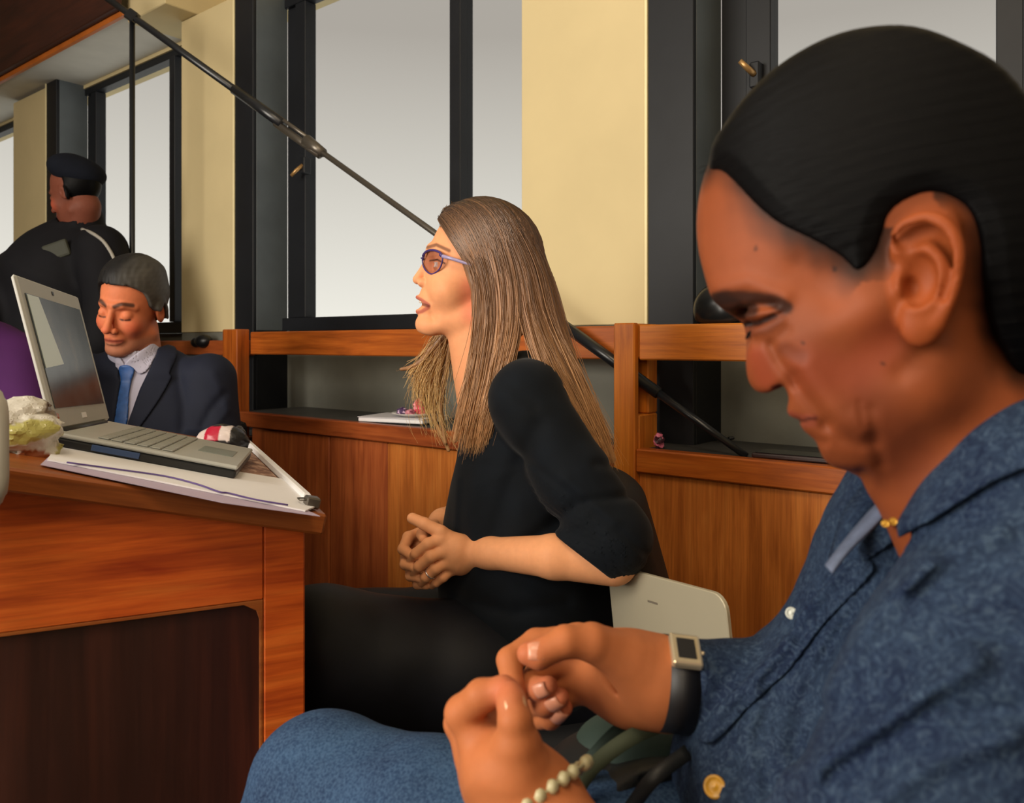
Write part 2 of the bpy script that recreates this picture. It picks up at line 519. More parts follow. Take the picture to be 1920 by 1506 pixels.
COLS = [(-4.20, -3.80), (-2.46, -2.03), (-0.717, -0.334), (1.030, 1.412), (2.75, 3.13)]
for i, (a, b) in enumerate(COLS):
    t = setting('trim_%d' % (i + 1), WF.w((a, 0.15, 0)))
    st('column_face', M_cream, [((a, 0.15, 1.078), (b - 0.008, 0.30, 2.335 if i < 3 and i > 0 else 3.25))], t)
    st('corner_bead', M_creamlite, [((b - 0.0075, 0.146, 1.078), (b, 0.30, 3.25))], t, bev=0.001)
    st('column_foot', M_greywall, [((a, 0.152, 0.0), (b, 0.30, 1.077))], t)
    u = setting('trim_%d' % (i + 11), WF.w((b, 0.15, 0)))
    st('black_jamb', M_black, [((b + 0.0005, 0.15, 0.0), (b + 0.118, 0.165, 3.25))], u, bev=0.002)
    st('reveal_board', M_reveal, [((b + 0.09, 0.1655, 1.082), (b + 0.118, 0.30, 3.25))], u, bev=0.001)
    st('reveal_foot', M_black, [((b + 0.09, 0.1655, 0.0), (b + 0.118, 0.2995, 1.0815))], u, bev=0.001)
    m1 = 2.11 if i == 3 else b + 0.982
    e = COLS[i + 1][0] + 0.15 if i + 1 < len(COLS) else 5.1
    w = setting('window_%d' % (i + 1), WF.w((b + 0.12, 0.3, 1.08)))
    st('jamb_stile', M_black, [((b + 0.1185, 0.30, 1.13), (b + 0.185, 0.335, 2.30)), ((b + 0.186, 0.285, 1.13), (b + 0.246, 0.335, 2.30))], w)
    st('mullion', M_black, [((m1, 0.275, 1.13), (m1 + 0.046, 0.335, 2.30))], w)
    st('bottom_rail', M_black, [((b + 0.1185, 0.275, 1.08), (e, 0.335, 1.129))], w)
    st('top_rail', M_black, [((b + 0.1185, 0.285, 2.301), (e, 0.335, 2.334))], w)
    st('window_pane', M_glass, [((b + 0.2465, 0.305, 1.1295), (m1 - 0.0005, 0.311, 2.3005))], w, bev=0)
    st('window_pane', M_glass, [((m1 + 0.0465, 0.305, 1.1295), (e, 0.311, 2.3005))], w, bev=0)
# window catches
def catch(name, px, py, dx, dy, o, lab):
    a = wpt(px, py, o); b = wpt(px + dx, py + dy, o - 0.03)
    t = thing(name, lab, 'window catch', a)
    g = Geo(); g.tube([a, a * 0.5 + b * 0.5 + WN * -0.004, b], [0.008, 0.007, 0.006], 10); g.make('lever', M_brass, t, True)
    g = Geo(); g.box(Fr(a, WT, WN, (0, 0, 1)), (-0.012, -0.004, -0.03), (0.012, 0.028, 0.03), 0.003); g.make('mounting_plate', M_black, t)
catch('window_catch', 568, 310, -22, 20, 0.262, 'small brass catch lever on the dark frame of the tall middle window')
catch('window_catch', 1415, 140, -28, -26, 0.262, 'pale brass catch lever just above the black-haired head')

# timber beam and white soffit across the far left bay
st('trim_21', M_beam, [((-5.3, -0.05, 2.365), (-0.86, -0.02, 2.85))], fr=WF, bev=0.004)
st('trim_22', M_orange, [((-5.3, -0.019, 2.345), (-0.86, 0.0, 2.372))], fr=WF, bev=0.002)
st('trim_23', M_ceil, [((-5.3, 0.0005, 2.352), (-0.90, 0.2795, 2.375))], fr=WF, bev=0.001)
st('trim_24', M_cream, [((-0.90, 0.02, 2.337), (-0.60, 0.279, 3.2))], fr=WF, bev=0.003)

# ------------------------------------------------------------------ the wooden counter in front of the windows
c = thing('wooden_counter', 'long orange varnished wooden counter with open shelf running under the windows', 'counter', WF.w((0.6, 0, 0)))
def part(name, mat, boxes, parent, fr=WF, bev=0.003, grain=0, lab=None):
    g = Geo()
    for lo, hi in boxes: g.box(fr, lo, hi, bev, grain)
    o = g.make(name, mat, parent)
    if lab: o['label'] = lab
    return o
part('top_rail', M_wood, [((-0.075, 0.047, 0.996), (1.417, 0.073, 1.073))], c)
part('top_rail', M_woodpost, [((1.4725, 0.0, 0.996), (3.6, 0.03, 1.073))], c)
part('post', M_wood, [((-0.165, -0.004, 0.0), (-0.0765, 0.046, 1.082))], c, grain=2)
p2 = part('post', M_woodpost, [((1.418, -0.016, 0.0), (1.4715, 0.004, 1.077)), ((1.419, 0.0045, 1.0), (1.4715, 0.088, 1.076)), ((1.419, 0.0045, 0.0), (1.4715, 0.088, 0.875)),
                          ((1.419, 0.045, 0.8755), (1.4715, 0.088, 0.9995))], c, grain=2)
part('shelf_board', M_shelf, [((-0.12, 0.022, 0.782), (3.6, 0.298, 0.799))], c)
part('shelf_edge', M_woodred, [((-0.0755, -0.010, 0.755), (1.4175, 0.0215, 0.803))], c)
part('shelf_edge', M_wood, [((1.472, -0.012, 0.752), (3.6, 0.0215, 0.803))], c)
part('front_panel', M_panelred, [((-0.0, 0.004, 0.02), (0.405, 0.020, 0.7515))], c, grain=2)
part('front_panel', M_panelred, [((0.409, 0.006, 0.02), (0.66, 0.020, 0.7515))], c, grain=2)
part('front_panel', M_panel, [((0.663, 0.004, 0.02), (1.417, 0.020, 0.7515))], c, grain=2)
part('front_panel', M_panel, [((1.4720, 0.002, 0.02), (2.3, 0.020, 0.7515))], c, grain=2)
part('front_panel', M_panel, [((2.303, 0.002, 0.02), (3.6, 0.020, 0.7515))], c, grain=2)
# continuation of the counter beyond the left post
c2 = thing('wooden_counter', 'darker stretch of counter behind the seated man in the suit', 'counter', WF.w((-1.2, 0.1, 0)))
part('top_rail', M_woodred, [((-2.4, 0.10, 0.99), (-0.17, 0.13, 1.045))], c2)
part('front_panel', M_woodred, [((-2.4, 0.105, 0.0), (-0.17, 0.125, 0.70))], c2, grain=2)
part('shelf_board', M_shelf, [((-2.4, 0.126, 0.70), (-0.17, 0.298, 0.72))], c2)

# ------------------------------------------------------------------ microphone stand with its long boom
E = wpt(1400, 856, 0.045)
A = wpt(1190, 705.5, 0.022)
dr = A - E
def at_px(px):
    r = (px - CX) / FPX
    k = (r * E[1] - E[0]) / (dr[0] - r * dr[1])
    return E + dr * k
J = at_px(248)
t = thing('microphone_stand', 'tall microphone stand whose long slanting boom rests on the counter shelf', 'microphone stand', (J[0], J[1], 0))
g = Geo(); g.tube([at_px(190), J, at_px(445)], 0.0125, 12); g.make('boom_tube', M_blacktube, t, True)
g = Geo(); g.tube([at_px(440), at_px(530)], 0.0165, 12); g.make('boom_sleeve', M_blacktube, t, True)
g = Geo(); off = V3(0, 0, 0.013)
g.tube([at_px(515) + off, at_px(580) + off], 0.006, 8); g.tube([at_px(518) - off, at_px(600) - off], 0.012, 8)
g.tube([at_px(575), at_px(606)], [0.020, 0.014], 12)
g.make('clutch', M_steel, t, True)
g = Geo(); g.tube([at_px(600), at_px(1050)], 0.0085, 12); g.make('boom_rod', M_steel, t, True)
g = Geo(); g.tube([at_px(1050), at_px(1235)], 0.0135, 12); g.make('counterweight_tube', M_blacktube, t, True)
g = Geo(); g.tube([at_px(1225), E], [0.0095, 0.0075], 12); g.make('boom_tail', M_blacktube, t, True)
g = Geo(); g.tube([(J[0], J[1], 0.03), (J[0], J[1], J[2] - 0.02)], 0.0095, 12); g.tube([(J[0], J[1], 0.9), (J[0], J[1], 1.35)], 0.0125, 12); g.make('pole', M_blacktube, t, True)
g = Geo(); g.lathe(Fr((J[0], J[1], 0), (1, 0, 0), (0, 1, 0), (0, 0, 1)), [(0.13, 0.0), (0.13, 0.012), (0.10, 0.022), (0.02, 0.03)], 32); g.make('round_base', M_blacktube, t, True)
g = Geo(); g.box(Fr(J, unit(dr), np.cross(unit(dr), (0, 1, 0)), (0, 1, 0)), (-0.03, -0.02, -0.018), (0.03, 0.02, 0.018), 0.005); g.make('swivel_joint', M_blacktube, t)

# ------------------------------------------------------------------ the writing desk with the sloping top
E1 = unit((0.907, 0.42, 0)); E2 = unit((-0.42, 0.907, 0))
N0 = V3(-0.23, 1.0, 0.817)
DX = unit(E1 - V3(0, 0, 0.238)); DZ = np.cross(DX, E2)
DT = Fr(N0, DX, E2, DZ)                    # on the slope
DB = Fr((N0[0], N0[1], 0), E1, E2, (0, 0, 1))      # upright
def tp(px, py, h=0.0):
    return DT.l(on_plane(px, py, N0 + DZ * h, DZ))
d = thing('writing_desk', 'orange varnished wooden writing desk with sloping top and dark side panel', 'desk', DB.w((-0.45, 0.36, 0)))
part('desktop', M_desktop, [((-0.95, 0.0, -0.026), (0.0, 0.735, 0.0))], d, DT, 0.003)
def slope_z(x, drop=0.028): return N0[2] - 0.238 * x - drop
yb = 0.018
g = Geo(); g.prism(DB, [(-0.90, 0.716), (-0.0755, 0.716), (-0.0755, slope_z(-0.0755)), (-0.90, slope_z(-0.90))], yb, yb + 0.022, 0.0015, axis=1)
g.make('side_rail', M_desk, d)
g = Geo(); g.prism(DB, [(-0.075, 0.0), (-0.025, 0.0), (-0.025, slope_z(-0.025)), (-0.075, slope_z(-0.075))], yb, yb + 0.03, 0.002, axis=1)
o = g.make('corner_stile', M_desk, d)
part('side_panel', M_deskdark, [((-0.90, yb + 0.010, 0.02), (-0.0755, yb + 0.018, 0.7155))], d, DB, 0.0, grain=2, lab='dark brown recessed side panel')
arc = [(-0.0757, 0.7157), (-0.0757, 0.690)] + [(-0.0757 - 0.020 + 0.020 * math.cos(a), 0.690 + 0.020 * math.sin(a)) for a in np.linspace(0, math.pi / 2, 7)] + [(-0.102, 0.7157)]
g = Geo(); g.prism(DB, [(-0.90, 0.7115), (-0.098, 0.7115), (-0.0835, 0.703), (-0.0795, 0.69), (-0.0795, 0.02), (-0.0757, 0.02), (-0.0757, 0.7157), (-0.90, 0.7157)], yb + 0.001, yb + 0.0098, 0.0006, axis=1)
g.make('panel_bead', M_desktop, d)
g = Geo(); g.prism(DB, [(-0.90, 0.0), (-0.03, 0.0), (-0.03, slope_z(-0.03)), (-0.90, slope_z(-0.90))], 0.675, 0.70, 0.0015, axis=1); g.make('far_side_panel', M_desk, d)
part('back_panel', M_desk, [((-0.93, yb, 0.0), (-0.901, 0.70, 0.98))], d, DB, 0.002)
part('edge_lip', M_white, [((-0.020, 0.075, 0.0005), (-0.0085, 0.73, 0.012))], d, DT, 0.002, lab='whitish raised lip along the low edge')
# ------------------------------------------------------------------ things on the desk
def sheet(name, pts, h0, h1, mat, lab, cat, curl=0.0, fr=DT):
    poly = [tp(px, py, h0)[:2] for px, py in pts]
    g = Geo(); g.prism(DT, poly, h0, h1)
    return tag(g.make(name, mat), lab, cat)
M_mat = Mat('mottled_tan_mat', 0.6, 0.3)
_v = M_mat.coords(obj=True)
M_mat.col(M_mat.ramp(M_mat.noise(_v, 55, 5, 0.7), [(0.35, hexc(96, 60, 48)), (0.5, hexc(150, 112, 92)), (0.65, hexc(196, 164, 144))]))
g = Geo(); g.box(DT, (-0.30, 0.10, 0.0008), (-0.0215, 0.66, 0.0022), 0.0004); tag(g.make('desk_mat', M_mat.m), 'mottled tan desk mat beneath the open laptop on the desk', 'mat')
sheet('paper_sheet', [(76, 872), (112, 838), (420, 905), (585, 962), (600, 969), (420, 944)], 0.0024, 0.0032, M_lilac, 'lilac sheet peeping out below the white paper on the desk', 'paper')
sheet('paper_sheet', [(88, 864), (118, 820), (300, 850), (430, 884), (528, 900), (592, 952), (572, 960), (300, 905)], 0.0036, 0.0056, M_white, 'large white sheet of paper lying along the desk edge', 'paper')
M_purple = plain('purple_cord', hexc(92, 70, 140), 0.5)
pts = spline([DT.w(tp(px, py, 0.007)) for px, py in [(125, 867), (220, 880), (310, 893), (370, 908), (410, 922), (430, 925), (480, 937), (540, 947)]], 5)
g = Geo(); g.tube(pts, 0.0011, 6); tag(g.make('lanyard_cord', M_purple, None, True), 'thin purple cord lying along the white paper on the desk', 'cord')
g = Geo(); q = DT.w(tp(592, 948, 0.006)); fr = Fr(q, DX, E2, DZ)
t = thing('binder_clip', 'small grey metal clip at the low corner of the desk', 'clip', q)
Geo().box(fr, (-0.014, -0.008, -0.004), (0.004, 0.014, 0.010), 0.002).make('clip_body', M_steel, t)
Geo().tube([fr.w((-0.012, 0.01, 0.006)), fr.w((-0.022, 0.012, 0.004)), fr.w((-0.022, -0.004, 0.004)), fr.w((-0.012, -0.005, 0.006))], 0.001, 6).make('wire_handle', M_steel, t, True)

# laptop on the desk
M_silver = plain('silver_plastic', hexc(176, 178, 174), 0.42, 0.4, 0.0, var=0.03)
M_laptopblk = plain('laptop_black_edge', hexc(20, 22, 24), 0.4)
M_keys = plain('grey_keys', hexc(150, 152, 146), 0.5, var=0.05)
M_screen = Mat('dim_screen', 0.18, 0.5)
_v = M_screen.coords(obj=True)
_c = M_screen.ramp(M_screen.noise(_v, 14, 4, 0.6), [(0.3, hexc(24, 26, 26)), (0.55, hexc(44, 46, 44)), (0.75, hexc(74, 62, 50))])
M_screen.col(_c); M_screen.l(_c, M_screen.b.inputs['Emission Color']); M_screen.b.inputs['Emission Strength'].default_value = 0.35
M_glow = Mat('bright_screen_area', 0.3, 0.4)
M_glow.col(hexc(150, 150, 132)); M_glow.b.inputs['Emission Color'].default_value = hexc(170, 170, 150); M_glow.b.inputs['Emission Strength'].default_value = 0.35
LW, LD = 0.29, 0.235
nr = V3(-0.100, 0.150, 0.0045)
wl = unit((0.19, 0.98, 0)); dl = unit((-0.98, 0.19, 0))
LB = Fr(DT.w(nr), DT.m.T @ wl, DT.m.T @ dl, DZ)          # x across, y towards the hinge, z off the desk
LB = Fr(DT.w(nr), wl @ DT.m, dl @ DT.m, DZ)
t = thing('laptop', 'open silver laptop facing right on top of the sloping desk', 'laptop', DT.w(nr))
b = Geo().box(LB, (0, 0, 0.0), (LW, LD, 0.013), 0.003).make('base_shell', M_laptopblk, t)
Geo().box(LB, (-0.001, -0.001, 0.0132), (LW + 0.001, LD, 0.019), 0.002).make('palm_rest', M_silver, t)
gk = Geo()
for r in range(6):
    for k in range(13):
        gk.box(LB, (0.018 + k * 0.0196, 0.088 + r * 0.0165, 0.0192), (0.018 + k * 0.0196 + 0.017, 0.088 + r * 0.0165 + 0.0142, 0.0215), 0.0012)
kb = gk.make('keyboard', M_keys, t); kb['kind'] = 'stuff'
Geo().box(LB, (0.10, 0.016, 0.0191), (0.185, 0.066, 0.0197), 0.0005).make('touchpad', plain('touchpad_grey', hexc(140, 150, 146), 0.35), t)
Geo().box(LB, (-0.0022, 0.125, 0.004), (-0.0003, 0.185, 0.012), 0.0004).make('side_ports', plain('blue_ports', hexc(52, 76, 120), 0.4), t)
LEAN = math.radians(27)
hz = dl @ DT.m
ldir = unit(math.cos(LEAN) * DZ + math.sin(LEAN) * hz); lnorm = np.cross(wl @ DT.m, ldir)
LL = Fr(LB.w((0, LD - 0.004, 0.020)), wl @ DT.m, ldir, lnorm)   # z towards the back? checked below
sg = 1.0 if np.dot(lnorm, hz) > 0 else -1.0
def lb(lo, hi):
    lo = list(lo); hi = list(hi)
    z = sorted((lo[2] * sg, hi[2] * sg)); lo[2], hi[2] = z
    return lo, hi
LH = 0.212
Geo().box(LL, *lb((0, 0.002, 0.0), (LW, LH, 0.007)), 0.003).make('lid', M_silver, t)
Geo().box(LL, *lb((0.016, 0.030, -0.0012), (LW - 0.016, LH - 0.024, -0.0001)), 0.0003).make('screen', M_screen.m, t)
g = Geo(); zz = -0.0022 * sg
g.prism(LL, [(0.017, 0.085), (0.100, 0.092), (0.017 + 0.045, LH - 0.026), (0.017, LH - 0.026)], min(zz, zz + 0.0008), max(zz, zz + 0.0008)); g.make('lit_window', M_glow.m, t)
Geo().box(LL, *lb((LW / 2 - 0.004, LH - 0.014, -0.001), (LW / 2 + 0.004, LH - 0.008, -0.0001)), 0.0005).make('webcam', M_laptopblk, t)
Geo().box(LL, *lb((LW / 2 - 0.012, 0.012, -0.0008), (LW / 2 + 0.012, 0.020, -0.0001)), 0.0002).make('lid_emblem', M_white, t)
Geo().tube([LL.w((0.03, -0.002, 0.003 * sg)), LL.w((LW - 0.03, -0.002, 0.003 * sg))], 0.006, 10).make('hinge', M_laptopblk, t, True)

# crumpled bag of snacks at the left, striped cap beyond the laptop
def crumple(name, c, r, mat, lab, cat, seed=1, h=0.004, amp=0.35, colf=None):
    c = np.array(c)
    def f(p):
        q = (p - c.astype(np.float32)) / np.array(r, np.float32)
        n = np.abs(wob(q, 3.0, 6, seed)) + 0.5 * np.abs(wob(q, 7.0, 6, seed + 3))
        return (np.linalg.norm(q, axis=1) - 1 - amp * (n - 0.5)) * min(r) * 0.6
    V, F = nets(f, c - np.array(r) * 1.6, c + np.array(r) * 1.6, h)
    col = colf(V) if colf is not None else None
    return tag(mk(name, V, F, mat, col=col, smooth=False), lab, cat)
def colmat(name, rough=0.5, spec=0.4, bump=0.0, bs=80, sss=0.0, noise=0.0):
    m = Mat(name, rough, spec)
    a = m.n('ShaderNodeAttribute', attribute_name='col')
    c = a.outputs['Color']
    if noise:
        f = m.noise(m.coords(obj=True), bs, 4)
        c = m.mix(noise, c, m.ramp(f, [(0.3, (0.45, 0.42, 0.4, 1)), (0.7, (1.25, 1.25, 1.25, 1))]), 'MULTIPLY')
    m.col(c)
    if bump: m.bump(m.noise(m.coords(obj=True), bs * 2, 3), bump, 0.001)
    if sss:
        m.b.inputs['Subsurface Weight'].default_value = sss
        m.b.inputs['Subsurface Radius'].default_value = (1.0, 0.35, 0.2)
        m.b.inputs['Subsurface Scale'].default_value = 0.006
    return m.m
M_colp = colmat('printed_plastic', 0.3, 0.5)
def bagcol(V):
    n = wob(V.astype(np.float32), 55, 6, 2); n2 = wob(V.astype(np.float32), 40, 6, 9)
    c = np.tile(np.array(hexc(200, 196, 186)[:3]), (len(V), 1))
    c[n > 0.45] = hexc(170, 164, 92)[:3]; c[n2 > 0.5] = hexc(150, 84, 50)[:3]; c[n < -0.55] = hexc(110, 96, 84)[:3]
    return c
q = DT.w(tp(40, 850, 0.0))
crumple('snack_bag', P(42, 818, 0.98) + V3(0, 0, .006), (0.045, 0.04, 0.036), M_colp, 'crumpled clear bag of snacks at the left end of the desk', 'bag', 3, colf=bagcol)
def stripecol(V):
    c = np.tile(np.array(hexc(22, 22, 26)[:3]), (len(V), 1))
    x = (V[:, 0] - V[:, 0].min()) / np.ptp(V[:, 0]); z = (V[:, 2] - V[:, 2].min()) / np.ptp(V[:, 2])
    band = (z > 0.55) & (z < 0.95)
    c[band & (x < 0.7)] = hexc(186, 30, 60)[:3]
    c[band & ((x < 0.22) | ((x > 0.5) & (x < 0.7)))] = hexc(214, 200, 196)[:3]
    return c
crumple('striped_pouch', P(418, 828, 1.60), (0.052, 0.03, 0.034), M_colp, 'small black pouch with red and white stripe behind the laptop', 'pouch', 5, 0.003, 0.08, stripecol)
crumple('keyring_pouch', P(447, 818, 1.66), (0.016, 0.016, 0.02), plain('black_white_fob', hexc(60, 60, 62), 0.3), 'little black and silver fob next to the striped pouch', 'fob', 7, 0.002, 0.2)

# ------------------------------------------------------------------ things on the counter shelf
SZ = 0.7995
def shelf_pt(px, py, z=SZ):
    r = ray(px, py); k = (z - EYE) / r[2]; return CAM + r * k
q = shelf_pt(735, 792, 0.803); fr = Fr((q[0], q[1], 0.8035), unit(WT + 0.25 * WN), unit(WN - 0.25 * WT), (0, 0, 1))
t = thing('notebook', 'white spiral notebook lying on the counter shelf under the saucer', 'notebook', q)
Geo().box(fr, (-0.105, -0.02, 0.0), (0.115, 0.13, 0.012), 0.002).make('page_block', M_white, t)
Geo().box(fr, (-0.107, -0.022, 0.0121), (0.117, 0.132, 0.0145), 0.0008).make('cover', plain('pale_cover', hexc(206, 204, 210), 0.5), t)
g = Geo()
for k in range(12): g.tube([fr.w((-0.107 + 0.006 * math.cos(a), -0.01 + k * 0.0115, 0.008 + 0.009 * math.sin(a))) for a in np.linspace(0.4, 5.2, 8)], 0.0009, 5)
g.make('spiral_binding', M_blacktube, t, True)['kind'] = 'stuff'
q2 = fr.w((0.045, 0.05, 0.0147)); sf = Fr(q2, (1, 0, 0), (0, 1, 0), (0, 0, 1))
tag(Geo().lathe(sf, [(0.030, 0.0), (0.034, 0.001), (0.066, 0.010), (0.067, 0.0115), (0.034, 0.0035), (0.0, 0.003)], 36).make('saucer', plain('white_ceramic', hexc(226, 222, 216), 0.25), None, True), 'white saucer of bright wrappers on top of the notebook', 'saucer')
def wrapper(name, off, r, c1, c2, lab, base, seed):
    def cf(V):
        n = wob(V.astype(np.float32), 160, 6, seed)
        c = np.tile(np.array(hexc(*c1)[:3]), (len(V), 1)); c[n > 0.3] = hexc(*c2)[:3]; return c
    crumple(name, np.array(base) + np.array(off), r, M_colp, lab, 'wrapper', seed, 0.0016, 0.35, cf)
wrapper('candy_wrapper', (0.015, 0.0, 0.028), (0.018, 0.016, 0.022), (226, 60, 96), (240, 150, 160), 'upright bright pink crumpled sweet wrapper on the white saucer', q2, 3)
wrapper('candy_wrapper', (-0.034, 0.0, 0.015), (0.016, 0.014, 0.011), (70, 40, 90), (220, 190, 220), 'dark purple and white sweet wrapper at the left of the saucer', q2, 6)
wrapper('candy_wrapper', (-0.010, -0.018, 0.013), (0.014, 0.012, 0.009), (206, 130, 150), (120, 50, 80), 'dusky pink flat sweet wrapper low on the saucer', q2, 9)
wrapper('candy_wrapper', (0.045, 0.012, 0.017), (0.016, 0.012, 0.009), (170, 160, 50), (120, 130, 60), 'yellow green sweet wrapper at the right of the saucer', q2, 12)
wrapper('candy_wrapper', (0, 0, 0.0), (0.012, 0.010, 0.016), (210, 110, 140), (60, 24, 40), 'pink and maroon sweet wrapper on the shelf beside the wooden post', (shelf_pt(1233, 842) + V3(0.003, 0, 0.019)), 2)
a = shelf_pt(1366, 826); b = shelf_pt(1420, 822)
tag(Geo().tube([a + V3(0, 0, 0.005), b + V3(0, 0, 0.005)], [0.004, 0.003], 8).make('pen', M_blacktube, None, True), 'thin black pen on the shelf by the grey wall', 'pen')
q = shelf_pt(1480, 866); fr = Fr((q[0], q[1], 0.8032), unit(WT * 1.0 + WN * 0.05), unit(WN - 0.05 * WT), (0, 0, 1))
t = thing('smartphone', 'black smartphone in a case at the shelf edge below the slanting boom', 'phone', q)
Geo().box(fr, (-0.072, -0.012, 0.0), (0.078, 0.062, 0.010), 0.003, seg=2).make('phone_case', plain('brown_black_case', hexc(46, 28, 26), 0.35), t)
Geo().box(fr, (-0.066, -0.007, 0.0102), (0.072, 0.057, 0.0112), 0.0003).make('phone_screen', plain('black_glass', hexc(10, 12, 16), 0.05), t)
# black case standing on the top rail
q = wpt(1352, 607, 0.05)
def f(p):
    L = (p - q.astype(np.float32)) @ WF.m.T.astype(np.float32)
    return smax(ell(L, (0.0, 0.0, 0.030), (0.062, 0.038, 0.058)), -L[:, 2], 0.006)
V, F = nets(f, q - 0.12, q + 0.14, 0.003)
tag(mk('speaker_pod', V, F, plain('black_shiny_plastic', hexc(24, 26, 28), 0.25, 0.5)), 'rounded shiny black case on the counter rail in front of the bowed forehead', 'case')
q = wpt(382, 640, 0.10)
def f(p):
    L = (p - q.astype(np.float32)) @ WF.m.T.astype(np.float32)
    return smin(ell(L, (0.0, 0.0, 0.0), (0.04, 0.03, 0.026)), ell(L, (-0.05, 0.0, -0.004), (0.03, 0.02, 0.02)), 0.01)
V, F = nets(f, q - 0.14, q + 0.14, 0.004)
tag(mk('black_headphones_case', V, F, M_bfab), 'small black bundle on the counter behind the suited shoulder', 'bundle')
# ------------------------------------------------------------------ people: shared pieces
M_skin = colmat('skin', 0.58, 0.22, 0.12, 90, 0.10, 0.10)
M_hairblk = None
def hair_mat(name, dark, light, rough=0.35, scale=(1, 1, 1), attr='gc', sc=60):
    m = Mat(name, rough, 0.5)
    v = m.coords(attr, scale)
    f = m.noise(v, sc, 5, 0.7)
    m.col(m.ramp(f, [(0.3, dark), (0.7, light)]))
    m.bump(f, 0.5, 0.0012)
    return m.m
class HF:
    """head frame seen side-on: u = face direction, v = up, s = towards the viewer"""
    def __init__(h, px, py, d, pitch=0.0):
        h.C = P(px, py, d); n = h.C - CAM; n[2] = 0
        h.D = float(np.linalg.norm(n)); h.n = n / h.D
        h.s = -h.n; h.u = V3(-h.n[1], h.n[0], 0); h.v = V3(0, 0, 1)
        h.M = np.array([h.u, h.v, h.s]); h.v0 = -(h.C[2] - EYE)
    def L(h, px, py, s=0.0):
        w = on_plane(px, py, h.C + h.s * s, h.n)
        return (w - h.C) @ h.M.T
    def W(h, l): return h.C + np.asarray(l) @ h.M
    def loc(h, p): return ((p - h.C.astype(np.float32)) @ h.M.T.astype(np.float32))
    def flat(h, q):
        """silhouette coordinates of local points, the same for both sides of the head"""
        k = 1.0 / (1.0 - np.abs(q[:, 2]) / h.D)
        return q[:, 0] * k, h.v0 + (q[:, 1] - h.v0) * k
def seg2(x, y, pts):
    if len(pts) == 1: pts = [pts[0], (pts[0][0] + .01, pts[0][1])]
    d = None
    for (ax, ay), (bx, by) in zip(pts[:-1], pts[1:]):
        ex, ey = bx - ax, by - ay
        t = np.clip(((x - ax) * ex + (y - ay) * ey) / (ex * ex + ey * ey + 1e-9), 0, 1)
        e = np.hypot(x - ax - t * ex, y - ay - t * ey)
        d = e if d is None else np.minimum(d, e)
    return d
def pixels(h, a):
    w = h.C.astype(np.float32) + a @ h.M.astype(np.float32)
    return CX + FPX * w[:, 0] / w[:, 1], HY - FPX * (w[:, 2] - EYE) / w[:, 1]
def relief(h, a, marks, smin_=0.004):
    x, y = pixels(h, a)
    out = np.zeros(len(a), np.float32); g = sstep(a[:, 2], smin_, smin_ + 0.01)
    for pts, r, amp in marks:
        out += amp * np.exp(-(seg2(x, y, pts) / r) ** 2)
    return out * g
def mir(f):
    """evaluate with |s| so that one side models both"""
    return lambda q: f(np.stack([q[:, 0], q[:, 1], np.abs(q[:, 2])], 1))
def blend(c, target, w):
    return c * (1 - w[:, None]) + np.array(target)[None, :3] * w[:, None]
def pdist(q, pts):
    if len(pts) == 1: pts = [pts[0], tuple(np.asarray(pts[0]) + 1e-5)]
    d = None
    for i in range(len(pts) - 1):
        e = rc(q, pts[i], pts[i + 1], 0.0)
        d = e if d is None else np.minimum(d, e)
    return d
def sstep(x, a, b):
    t = np.clip((x - a) / (b - a), 0, 1); return t * t * (3 - 2 * t)

# a hand from joint polylines: each finger a chain with radii, palm as blended capsules
def hand_sdf(p, fingers, palm, kf=0.004, kp=0.008):
    d = None
    for pts, rs in palm:
        e = tube(p, pts, rs, 0.010); d = e if d is None else smin(d, e, 0.012)
    out = d
    fs = []
    for pts, rs in fingers:
        e = tube(p, pts, rs, 0.003)
        fs.append(e)
    allf = fs[0]
    for e in fs[1:]: allf = smin(allf, e, 0.0015)
    return smin(out, allf, kp)
def nail(a, b, nrm, w, name, parent, mat):
    """small curved plate between a and b, facing nrm"""
    a = np.asarray(a); b = np.asarray(b); x = unit(b - a); n = unit(np.asarray(nrm) - x * np.dot(nrm, x)); y = np.cross(n, x)
    L = np.linalg.norm(b - a); V = []; F = []
    for i in range(6):
        t = i / 5
        ww = w * (0.75 + 0.25 * math.sin(math.pi * (0.15 + 0.75 * t)))
        for j in range(6):
            k = j / 5 * 2 - 1
            V.append(a + x * L * t + y * ww * k + n * (0.0016 * (1 - k * k) - 0.0006 * (1 if t in (0, 1) else 0)))
    for i in range(5):
        for j in range(5): F.append((i * 6 + j, i * 6 + j + 1, (i + 1) * 6 + j + 1, (i + 1) * 6 + j))
    V = np.array(V); V2 = V - n * 0.0012
    F2 = [tuple(i + 36 for i in f[::-1]) for f in F]
    edge = [0, 1, 2, 3, 4, 5, 11, 17, 23, 29, 35, 34, 33, 32, 31, 30, 24, 18, 12, 6]
    for i in range(len(edge)):
        q, r = edge[i], edge[(i + 1) % len(edge)]; F2.append((r, q, q + 36, r + 36))
    return mk(name, np.concatenate([V, V2]), F + F2, mat, parent)
